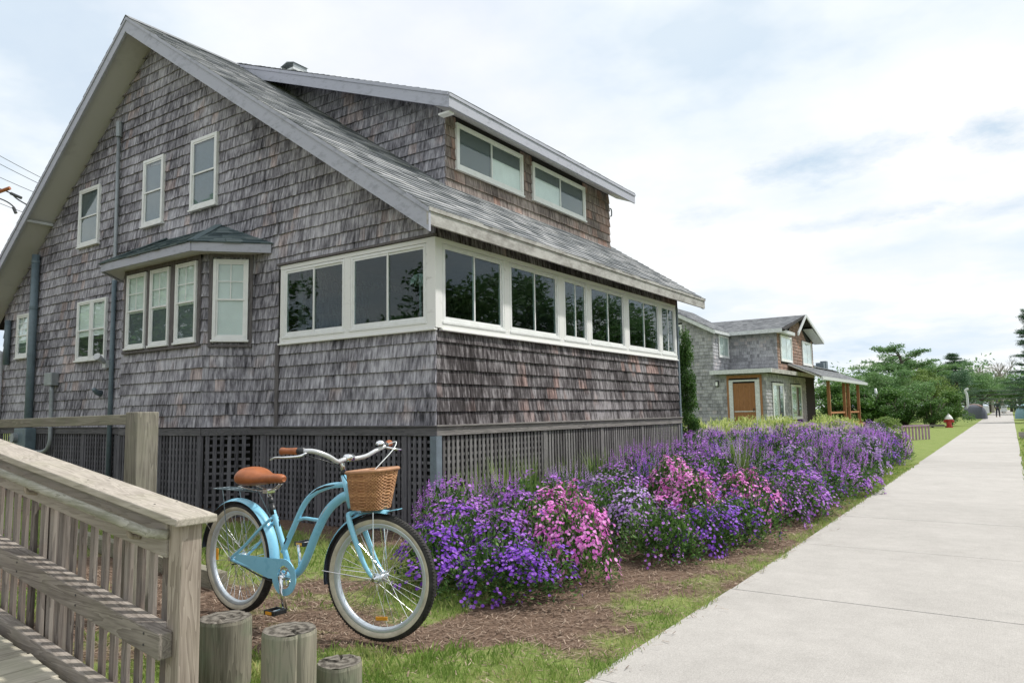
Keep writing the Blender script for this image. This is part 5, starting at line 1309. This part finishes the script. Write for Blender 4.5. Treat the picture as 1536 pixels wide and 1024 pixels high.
T(1352, 62, 'umbrella', 'leaft', 1.15, 1.02, 'tallest open crowned tree with flat spreading branches', group=GT, seed=3)
T(1348, 52, 'broad', 'leaft', .85, .66, 'dense dark green tree below the flat spreading tree', group=GT, seed=4)
T(1385, 58, 'broad', 'leaft3', .8, .72, 'yellow green tree between the spreading tree and the conifer', group=GT, seed=5)
T(1270, 62, 'broad', 'leaft', .9, .68, 'low green tree partly behind the far porch roof', group=GT, seed=2)
T(1240, 58, 'broad', 'leaft', .9, .6, 'tree almost hidden behind the far porch', group=GT, seed=4)
T(1432, 84, 'conifer', 'leaft2', 1.5, .90, 'dark pointed conifer left of the bare tree', group=GT, seed=6)
T(1410, 80, 'broad', 'leaft2', .95, .98, 'rounded blue green tree leaning against the dark pointed conifer', group=GT, seed=7)
T(1443, 96, 'broad', 'leaft', 1.25, 1.22, 'tall rounded green tree just right of the dark pointed conifer', group=GT, seed=4)
T(1395, 92, 'broad', 'leaft2', 1.2, 1.1, 'tall blue green tree rising behind the yellow green tree', group=GT, seed=5)
T(1525, 108, 'broad', 'leaft', 1.5, 1.0, 'green tree below the big bare tree', group=GT, seed=3)
T(1468, 100, 'broad', 'leaft', 1.2, 1.0, 'hazy green tree to the left of the bare tree', group=GT, seed=5)
T(1500, 118, 'bare', 'leaft3', 1.75, 1.45, 'bare branched grey tree above the end of the path', group=GT, seed=8, bark='barkpale')
T(1484, 126, 'bare', 'leaft3', 1.4, 1.3, 'smaller bare tree left of the big bare tree', group=GT, seed=9, bark='barkpale')
T(1480, 135, 'broad', 'leaft3', 1.5, .8, 'pale green tree where the path disappears', group=GT, seed=2)
T(1512, 140, 'broad', 'leaft3', 1.5, .75, 'pale green tree at the right end of the path', group=GT, seed=4)
T(1450, 120, 'broad', 'leaft', 1.4, .85, 'green tree behind the dark conifers', group=GT, seed=4)
T(1552, 52, 'conifer', 'leaft2', 1.0, 1.0, 'dark pine reaching in from the right edge', group=GT, seed=6)
T(1545, 95, 'broad', 'leaft', 1.3, .9, 'green tree at the right edge below the dark pine', group=GT, seed=5)
T(1420, 46, 'shrub', 'leafm', 1.1, 1.12, 'large round green shrub behind the fire hydrant', 'shrub', 'shrub')
T(1392, 43, 'shrub', 'leafd', .95, 1.0, 'dark shrub beside the faded pink fence', 'shrub', 'shrub', seed=2)
T(1352, 44, 'shrub', 'leafd', 1.2, 1.05, 'dark shrub mass between the porch and the pink fence', 'shrub', 'shrub', seed=2)
T(1290, 50, 'shrub', 'leafd', 1.8, 1.5, 'dark shrub seen through the cedar porch posts', 'shrub', 'shrub', seed=2)
T(1250, 50, 'shrub', 'leafd', 1.8, 1.5, 'dark shrub behind the left cedar post', 'shrub', 'shrub', seed=1)
T(1331, 50, 'shrub', 'leafd', 1.6, 1.3, 'dark shrub behind the white pole', 'shrub', 'shrub', seed=1)
T(1236, 28, 'ball', 'leaft3', 1.15, 1.25, 'round yellow green shrub in front of the porch corner', 'shrub', 'round_shrub')
T(1325, 27, 'ball', 'leaft3', 1.2, 1.2, 'round light green shrub standing above the purple flowers', 'shrub', 'round_shrub', seed=2)
# trees on the other side of the path, mirrored in the porch glass
for i, (x, y, s, lb) in enumerate(((14.5, 7, 1.5, 'leafy tree across the path mirrored in the second side window'), (13.5, .5, 1.4, 'leafy tree across the path mirrored in the corner side window'), (14.5, 14.5, 1.55, 'leafy tree across the path mirrored in the third side window'),
    (15.5, 24, 1.6, 'leafy tree across the path mirrored in the fourth side window'), (16, 36, 1.7, 'leafy tree across the path mirrored in the last side windows'), (-8.5, -11, 1.3, 'leafy tree mirrored in the front porch window nearest the bay'), (-3.5, -12.5, 1.3, 'leafy tree mirrored in the front porch window nearest the corner'), (-20, -9, 2.0, 'leafy tree mirrored in the bay windows'))):
    tree(x, y, 'broad', 'leaft', s, s * (.86 if x > 0 else .72), lb, group='trees mirrored in the porch windows', seed=2 + i % 3)  # the last one is unseen, added and enlarged to darken the bay reflections
# far wood along the horizon
V = []; F = []; Rn = []; rg = random.Random(77)
for i in range(700):
    px = rg.uniform(-500, 2100); d = rg.uniform(170, 240); x, y = gp(px, d); hh = 11 + 5.0 * noise.noise(Vector((px * .01, 0, 0))); c = Vector((x, y, rg.uniform(0, hh)))
    for _ in range(46):
        dd = Vector((rg.gauss(0, 1.5), rg.gauss(0, 1.5), rg.gauss(0, 1.0))); leafquad(V, F, Rn, c + dd, Vector((rg.uniform(-1, 1), rg.uniform(-1, 1), rg.uniform(-1, 1))), Vector((0, 0, 1)), .9, .6, rg.random())
wo = bpy.data.objects.new('far_wood', mk('far_wood', V, F, Rn, M['leaft'])); COL.objects.link(wo); tag(wo, 'distant strip of green woodland along the horizon', 'woodland', kind='stuff')

# ------------------------------------------------------------------ far house
H2 = empty('far_house', (-7, 32, 0), 'second grey shingled house with wooden door and cedar posted porch beyond the flower bed', 'house')
D0 = 28.5; D1 = 30.9
FA = frame((0, D0, 0), (1, 0, 0), (0, -1, 0)); FR = frame((0, D1, 0), (1, 0, 0), (0, -1, 0)); FX = frame((-4.64, 0, 0), (0, 1, 0), (1, 0, 0)); FXU = frame((-4.68, 0, 0), (0, 1, 0), (1, 0, 0)); FB = frame((-7.04, 0, 0), (0, 1, 0), (1, 0, 0))
b = MB().box(-13, -4.64, D0, D1, 0, 3.0).box(-13, -7.04, D0, D1 - .002, 3.002, 5.0).box(-13, -4.68, D1 + .001, 38.4, 0, 4.95)
b.build('wall_core', M['sh_back'], H2)
def up2(x): return min(6.5, 5.21 + (-7.16 - x) * .545)
MB().prism([(-13, D0, 5.0), (-7.04, D0, 5.0), (-7.04, D0, 5.12), (-10, D0, 6.6), (-13, D0, 5.1)], (0, .1, 0)).build('gable_core', M['sh_back'], H2)
kw = dict(expo=.165, wmin=.10, wmax=.24, parent=H2, ragged=.012)
shingles(FA, -11, -4.62, .2, 2.85, holes=[(-6.45, -4.98, 0, 2.62)], name='door_wall', mat=M['sh_far'], seed=51, **kw)
shingles(FA, -11, -7.03, 2.86, 6.6, top=up2, holes=[(-9.6, -8.5, 3.9, 5.45)], name='gable_wall', mat=M['sh_far'], seed=52, **kw)
shingles(FR, -7.04, -4.66, 3.1, 4.95, name='upper_wall', mat=M['sh_far'], seed=53, **kw)
shingles(FB, D0, D1, 3.0, 4.98, holes=[(29.25, 30.8, 3.75, 4.88)], name='return_wall', mat=M['sh_far'], seed=54, **kw)
shingles(FX, D0 - .01, 36.1, .2, 2.85, holes=[(29.4, 31.5, 0, 2.5), (32.8, 35.0, 0, 2.5)], name='side_wall', mat=M['sh_far'], seed=55, **kw)
shingles(FXU, D1 - .01, 38.4, 3.1, 6.2, top=lambda u: 5.0 if u < 33.2 or u > 38 else 5.02 + (1.0 - abs(u - 34.9) / 1.9) * 1.15, holes=[(31.4, 33.7, 3.5, 4.9), (35.8, 38.0, 3.5, 4.9)], name='upper_side_wall', mat=M['sh_rust'], seed=56, **kw)
MB().prism([(-4.70, 33.1, 4.95), (-4.70, 34.9, 6.12), (-4.70, 38.0, 4.95)], (-.1, 0, 0)).build('gable_core', M['sh_back'], H2)
WS3 = dict(type='slider', back=[('curtain', 0, 1, 0, 1)])
window(H2, FB, 29.3, 30.75, 3.78, 4.85, WS3, n0=.02, cas=.07)
for (a, c) in ((31.45, 33.6), (35.84, 37.95)): window(H2, FXU, a, c, 3.57, 4.86, WS3, n0=.02, cas=.09)
for (a, c) in ((29.46, 31.40), (32.87, 34.95)): window(H2, FX, a, c, .70, 2.44, dict(type='slider', back=[('curtain', 0, .5, 0, 1), ('screen', .5, 1, 0, 1)]), n0=.02, cas=.09)
window(H2, FA, -9.55, -8.52, 3.95, 5.40, dict(type='double', back=[('screenb', 0, 1, 0, 1)]), n0=.02, cas=.07)
MB(FA).box(-9.6, -8.45, .0, .10, 3.70, 3.92).build('window_box', M['gutter'], H2)
dr_ = MB(FA).box(-6.13, -5.12, .0, .04, .25, 2.42).build('door', M['door'], H2)
b = MB(FA)
for x in (-5.9, -5.62, -5.36): b.box(x - .012, x + .012, .041, .05, .3, 2.38)
b.build('door_batten', M['cedar'], dr_); MB(FA).box(-6.1, -5.15, .041, .06, 1.10, 1.14).build('door_bar', M['gutter'], dr_); MB(FA).tube([(-5.2, .05, 1.25), (-5.2, .09, 1.25), (-5.2, .09, 1.12)], .02, 6).build('door_handle', M['black'], dr_)
MB(FA).box(-6.32, -6.14, .0, .07, .2, 2.50).box(-5.11, -4.90, .0, .07, .2, 2.50).box(-6.32, -4.90, .0, .06, 2.502, 2.58).build('door_frame', M['gutter'], H2)
MB(FA).box(-6.42, -6.325, .0, .06, .2, 2.66).box(-4.895, -4.80, .0, .06, .2, 2.66).box(-6.42, -4.80, .0, .05, 2.661, 2.80).build('door_casing', M['cedar'], H2)
l_ = MB(FA).box(-6.95, -6.80, .02, .10, 2.30, 2.58).build('wall_lantern', M['black'], H2); MB(FA).box(-6.92, -6.83, .10, .16, 2.34, 2.52).build('lantern_glass', M['blind'], l_)
# flat roof over the door room
MB().box(-7.03, -4.30, D0 - .35, D1 - .02, 2.90, 3.02).box(-7.1, -4.24, D0 - .42, D0 - .352, 2.86, 3.05).build('flat_roof', M['gutter'], H2)
MB().box(-4.30, -4.24, D0 - .35, 36.6, 2.86, 3.05).box(-4.64, -4.302, D1 - .02, 36.6, 2.92, 3.0).build('side_fascia', M['eave'], H2)
# upper roofs
roof_courses('gable_roof', (-10.2, D0 - .3, 6.75), (-10.2, D0 + 6, 6.75), (-6.85, D0 - .3, 5.02), (-6.85, D0 + 2.6, 5.02), M['roof_far'], H2, seed=61, expo=.2)
MB().prism([(-10.2, D0 - .32, 6.74), (-6.82, D0 - .32, 4.98), (-6.82, D0 - .32, 4.80), (-10.2, D0 - .32, 6.56)], (0, .06, 0)).build('rake_board', M['gutter'], H2)
MB().box(-6.86, -6.80, D0 - .26, D1 - .4, 4.85, 4.99).build('eave_board', M['gutter'], H2)
RZ2 = 6.15; RYm = 34.9
roof_courses('cross_roof', (-11, RYm, RZ2), (-4.15, RYm, RZ2), (-11, D1 - .4, 5.05), (-4.35, D1 - .4, 5.05), M['roof_far'], H2, seed=62, expo=.2)
roof_courses('cross_roof', (-11, RYm, RZ2), (-4.15, RYm, RZ2), (-11, 38.9, 5.0), (-4.15, 38.9, 5.0), M['roof_far'], H2, seed=63, expo=.2)
MB().prism([(-11, D1 - .38, 5.03), (-11, RYm, RZ2 - .02), (-11, 38.9, 4.98), (-11, 38.9, 4.9), (-11, RYm, RZ2 - .12), (-11, D1 - .38, 4.93)], (6.83, 0, 0)).build('roof_deck', M['sh_back'], H2)
MB().box(-7.0, -4.30, D1 - .46, D1 - .40, 4.88, 5.06).build('eave_board', M['gutter'], H2)
MB().box(-4.36, -4.30, D1 - .398, 33.0, 4.88, 5.04).box(-4.66, -4.362, D1 - .398, 33.0, 4.90, 4.94).build('eave_board', M['gutter'], H2)
b = MB()
b.prism([(-4.18, 33.0, 4.88), (-4.18, 34.9, 6.02), (-4.18, 34.9, 6.18), (-4.18, 33.0, 5.05)], (.06, 0, 0)); b.prism([(-4.18, 34.901, 6.02), (-4.18, 38.9, 4.85), (-4.18, 38.9, 5.02), (-4.18, 34.901, 6.18)], (.06, 0, 0)); b.build('rake_board', M['gutter'], H2)
MB().prism([(-4.18, 36.3, 5.50), (-4.18, 38.9, 4.86), (-4.66, 38.9, 4.86), (-4.66, 36.3, 5.50)], (0, 0, .03)).build('soffit', M['gutter'], H2)
# porch
roof_courses('porch_roof', (-4.66, 32.8, 3.5), (-4.66, 44.8, 3.5), (-3.05, 32.6, 2.78), (-3.05, 45.4, 2.78), M['roof_far'], H2, seed=64, expo=.2)
MB().box(-3.08, -3.0, 32.6, 45.4, 2.62, 2.78).build('porch_fascia', M['gutter'], H2)
MB().prism([(-4.66, 32.7, 3.48), (-3.08, 32.7, 2.76), (-3.08, 32.7, 2.68), (-4.66, 32.7, 3.40)], (0, 12.6, 0)).build('porch_roof_deck', M['soffit'], H2)
MB().box(-8, -4.69, 38.45, 45, 3.35, 3.55).build('rear_roof', M['roof_far'], H2)
roof_courses('rear_roof_slope', (-6.4, 38.4, 4.3), (-6.4, 44.6, 4.1), (-4.5, 38.4, 3.5), (-4.5, 45.0, 3.5), M['roof_far'], H2, seed=65, expo=.2)
MB().box(-5.3, -4.95, 43.2, 43.7, 3.6, 4.15).build('roof_vent', M['bluegrey'], H2); MB().box(-5.35, -4.9, 42.2, 42.6, 3.6, 4.0).build('roof_vent', M['bluegrey'], H2)
for y in (35.3, 39.4, 40.6, 43.8): MB().box(-3.40, -3.25, y - .075, y + .075, 0, 2.62).build('porch_post', M['cedar'], H2)
b = MB()
for (p, q) in ((35.4, 39.3), (40.7, 43.7)): b.box(-3.35, -3.30, p, q, .92, 1.02); b.box(-3.35, -3.30, p, q, .35, .42)
b.build('porch_rail', M['cedarx'], H2)
MB().box(-4.6, -3.2, 34.5, 45, -.05, .3).build('porch_floor', M['cedarx'], H2)
MB().box(-4.8, -4.70, 36.7, 38.4, .3, 2.7).build('dark_doorway', M['dark'], H2)

# ------------------------------------------------------------------ things along the path far away
def path_thing(name, loc, label, cat): return empty(name, (loc[0], loc[1], 0), label, cat)
hx0 = (1.45, 43.2); t = path_thing('fire_hydrant', hx0, 'red fire hydrant with a white bonnet on the grass by the path', 'hydrant')
MB().lathe([(.20, 0), (.20, .06), (.13, .07), (.14, .38), (.19, .40), (.19, .46), (.13, .47)], (hx0[0], hx0[1], 0), seg=18).build('body', M['hydr'], t, smooth=False)
MB().tube([(hx0[0] - .26, hx0[1], .36), (hx0[0] + .26, hx0[1], .36)], .07, 12).build('nozzle', M['hydr'], t)
MB().lathe([(.21, .471), (.21, .52), (.15, .64), (.06, .72), (.03, .80)], (hx0[0], hx0[1], 0), seg=18).build('bonnet', M['hydw'], t)
MB().beam((-.4, 43.0, .12), (1.2, 43.4, .12), .12, .12).build('log', M['barkpale']); tag(bpy.data.objects['log'], 'pale grey log lying on the grass left of the hydrant', 'log')
t = path_thing('pole', gp(1315, 50), 'thin white pole standing in front of the trees', 'pole'); px_, py_ = gp(1315, 50)
MB().tube([(px_, py_, 0), (px_ - .1, py_, 1.8), (px_ - .18, py_, 2.5)], [.16, .12, .07], 10).build('shaft', M['gutter'], t, smooth=True)
# faded pink fence
fx, fy = gp(1347, 26.5); gx_, gy_ = gp(1386, 27.5); t = path_thing('low_fence', (fx, fy), 'low faded pink board fence behind the last purple bush', 'fence')
b = MB(); a_ = Vector((fx, fy, 0)); c__ = Vector((gx_, gy_, 0))
MB().beam(a_ + Vector((0, 0, .52)), c__ + Vector((0, 0, .52)), .06, .05).build('rail', M['pinkf'], t)
for i in range(9):
    q = a_.lerp(c__, i / 8); MB().box(q.x - .03, q.x + .03, q.y - .012, q.y + .012, 0, .495).build('board', M['pinkf'], t)
# boats under covers
def boat(px, d, rot, cov, label, k=.42):
    x, y = gp(px, d); t = empty('rowing_boat', (x, y, 0), label, 'boat'); V = []; F = []; n = 10; m = 10
    for i in range(n + 1):
        u = -1 + 2 * i / n; hw = 1.0 * (1 - abs(u) ** 2.4 * .85); 
        for j in range(m + 1):
            a = math.pi * j / m; X_ = u * 1.9; Y_ = math.cos(a) * hw * .85; Z_ = math.sin(a) ** .8 * (1.25 - .25 * u * u) + .08
            V.append((x + X_ * math.cos(rot) - Y_ * math.sin(rot), y + X_ * math.sin(rot) + Y_ * math.cos(rot), Z_))
    F = [(i * (m + 1) + j, (i + 1) * (m + 1) + j, (i + 1) * (m + 1) + j + 1, i * (m + 1) + j + 1) for i in range(n) for j in range(m)]
    F += [tuple(range(m + 1)), tuple(n * (m + 1) + j for j in reversed(range(m + 1)))]
    MB().add(V, F).build('hull', M[cov], t, smooth=True)
    MB().tube([(x + u * 1.9 * math.cos(rot), y + u * 1.9 * math.sin(rot), 1.27 - .2 * u * u + .06) for u in (-.95, -.5, 0, .5, .95)], .07, 8).build('keel', M['hull'], t)
boat(1456, 66, R(112), 'cover', 'upturned grey rowing boat with pinkish keel left of the walking person')
boat(1534, 62, R(95), 'teal', 'upturned teal rowing boat at the right edge beyond the path')
t = path_thing('lamp_pole', gp(1447, 66), 'short white post with curved top by the grey boat', 'post'); x, y = gp(1447, 66)
MB().tube(cr([(x, y, 0), (x, y, 2.0), (x - .1, y, 2.6), (x + .15, y, 2.75)], 5), .10, 8).build('shaft', M['gutter'], t)
for px, d, lb in ((1472, 70, 'small white sign board beyond the grey boat'), (1500, 90, 'small white sign board right of the walking person')):
    x, y = gp(px, d); t = path_thing('sign_board', (x, y), lb, 'sign'); MB().box(x - .35, x + .35, y - .03, y + .03, .5, 1.2).build('panel', M['gutter'], t); MB().box(x - .04, x + .04, y + .032, y + .09, 0, 1.15).build('leg', M['gutter'], t)
# benches of stacked slats on the right verge
x, y = 5.25, 27; t = path_thing('slatted_pallet', (x, y), 'weathered slatted pallet lying on the grass right of the path', 'pallet')
for i in range(4): MB().beam((x - .5, y + i * .35 - .5, .1 + i * .03), (x + .9, y + i * .35 - .5, .1 + i * .03), .12, .05).build('slat', M['barkpale'], t)
for s in (-.4, .3): MB().beam((x + s, y - .6, .05), (x + s, y + .7, .08), .08, .06).build('bearer', M['barkpale'], t)

# people
def skin_obj(name, V, E_, Rd, mat, parent, sub=2):
    me = bpy.data.meshes.new(name); me.from_pydata(V, E_, []); me.materials.append(mat); o = bpy.data.objects.new(name, me); COL.objects.link(o)
    o.modifiers.new('skin', 'SKIN')
    for i, r in enumerate(Rd): me.skin_vertices[0].data[i].radius = (r, r) if not isinstance(r, tuple) else r
    me.skin_vertices[0].data[0].use_root = True
    s = o.modifiers.new('s', 'SUBSURF'); s.levels = sub; s.render_levels = sub
    o.parent = parent; return o
def person(x, y, label, rot=0, stride=.26):
    t = empty('person', (x, y, 0), label, 'person'); t.rotation_euler = (0, 0, rot)
    V = [(0, 0, .95), (0, 0, 1.12), (0, .0, 1.32), (0, 0, 1.46), (0, 0, 1.53), (0, .02, 1.62), (0, .02, 1.70),
         (.09, 0, .90), (.10, stride * .6, .50), (.10, stride * .9, .09), (.10, stride * .9 + .16, .04),
         (-.09, 0, .90), (-.10, -stride * .3, .50), (-.10, -stride * 1.2, .12), (-.10, -stride * 1.2 + .14, .04),
         (.18, 0, 1.42), (.24, -.10, 1.15), (.25, .05, .92), (.25, .08, .84), (-.18, 0, 1.42), (-.24, .10, 1.15), (-.25, .22, .95), (-.25, .26, .88)]
    E_ = [(0, 1), (1, 2), (2, 3), (3, 4), (4, 5), (5, 6), (0, 7), (7, 8), (8, 9), (9, 10), (0, 11), (11, 12), (12, 13), (13, 14), (3, 15), (15, 16), (16, 17), (17, 18), (3, 19), (19, 20), (20, 21), (21, 22)]
    Rd = [.13, .12, .15, .09, .055, .09, .075, .085, .06, .04, .035, .085, .06, .04, .035, .06, .042, .03, .03, .06, .042, .03, .03]
    skin_obj('body', V, E_, Rd, M['skin'], t)
    jk = [0, 1, 2, 3, 15, 16, 17, 19, 20, 21]; mp = {j: i for i, j in enumerate(jk)}
    skin_obj('jacket', [V[j] for j in jk], [(mp[a], mp[b]) for a, b in E_ if a in mp and b in mp], [Rd[j] + .022 for j in jk], M['darkcloth'], t)
    jk = [0, 7, 8, 9, 11, 12, 13]; mp = {j: i for i, j in enumerate(jk)}
    skin_obj('trousers', [V[j] for j in jk], [(mp[a], mp[b]) for a, b in E_ if a in mp and b in mp], [Rd[j] + .022 for j in jk], M['darkcloth'], t)
    MB().lathe([(.02, .13), (.07, .10), (.10, .04), (.10, -.02), (.085, -.05)], (0, .01, 1.66), seg=12).build('hair', M['black'], None, smooth=True)
    h = bpy.data.objects[-1] if False else [o for o in COL.objects if o.name.startswith('hair') and o.parent is None][0]; h.parent = t
    return t
person(*gp(1491, 74), 'person in dark clothes walking away on the left side of the path', R(-8))
person(*gp(1517, 118), 'tiny distant person in dark clothes at the very end of the path', R(10), .1)

# overhead wires
def wire(name, a, b_, sag, r, label, parent=None):
    a = Vector(a); b_ = Vector(b_); pts = [a.lerp(b_, i / 12) - Vector((0, 0, sag * 4 * (i / 12) * (1 - i / 12))) for i in range(13)]
    o = MB().tube(pts, r, 5).build(name, M['wire'], parent)
    if parent is None: tag(o, label, 'power line', 'power lines')
    return o
def ray(px, py, d):
    v = fw + rt * ((px - 768) / 1100.08) - up * ((py - 512) / 1100.08); return Vector(CAM) + v * d
for i, (y0, y1, lb) in enumerate(((224, 262, 'uppermost thin wire at the left edge of the sky'), (238, 272, 'second wire from the top at the left edge of the sky'), (262, 287, 'third wire from the top at the left edge of the sky'), (304, 322, 'lowest wire at the left edge of the sky'))):
    a = ray(-60, y0 - 24, 30); c = ray(75, y1 + 8, 30.5); wire('power_line', a, c + (c - a) * .6, .1, .012, lb)
UP = empty('utility_line_hardware', tuple(ray(10, 290, 24)), 'pole arm end with brown insulator and hanging cables left of the gable', 'line hardware')
MB().tube([ray(-60, 292, 24), ray(-10, 291, 24), ray(15, 282, 24)], .06, 8).build('arm', M['leather'], UP)
b = MB(); 
b.tube(cr([ray(-40, 272, 24), ray(10, 287, 24), ray(28, 300, 24), ray(60, 318, 24)], 5), .022, 6); b.tube(cr([ray(-40, 285, 24), ray(5, 300, 24), ray(22, 312, 24), ray(23, 320, 24)], 5), .022, 6); b.tube([ray(16, 290, 24), ray(32, 297, 24)], .05, 8); b.tube([ray(20, 311, 24), ray(24, 320, 24)], .05, 8)
b.build('cables', M['wire'], UP)
for i, (ya, yb) in enumerate(((583, 580), (588, 586), (593, 594))): wire('power_line', ray(1380, ya + 2, 95), ray(1600, yb, 90), .3, .05, ['upper', 'middle', 'lower'][i] + ' of the three wires crossing low above the end of the path')
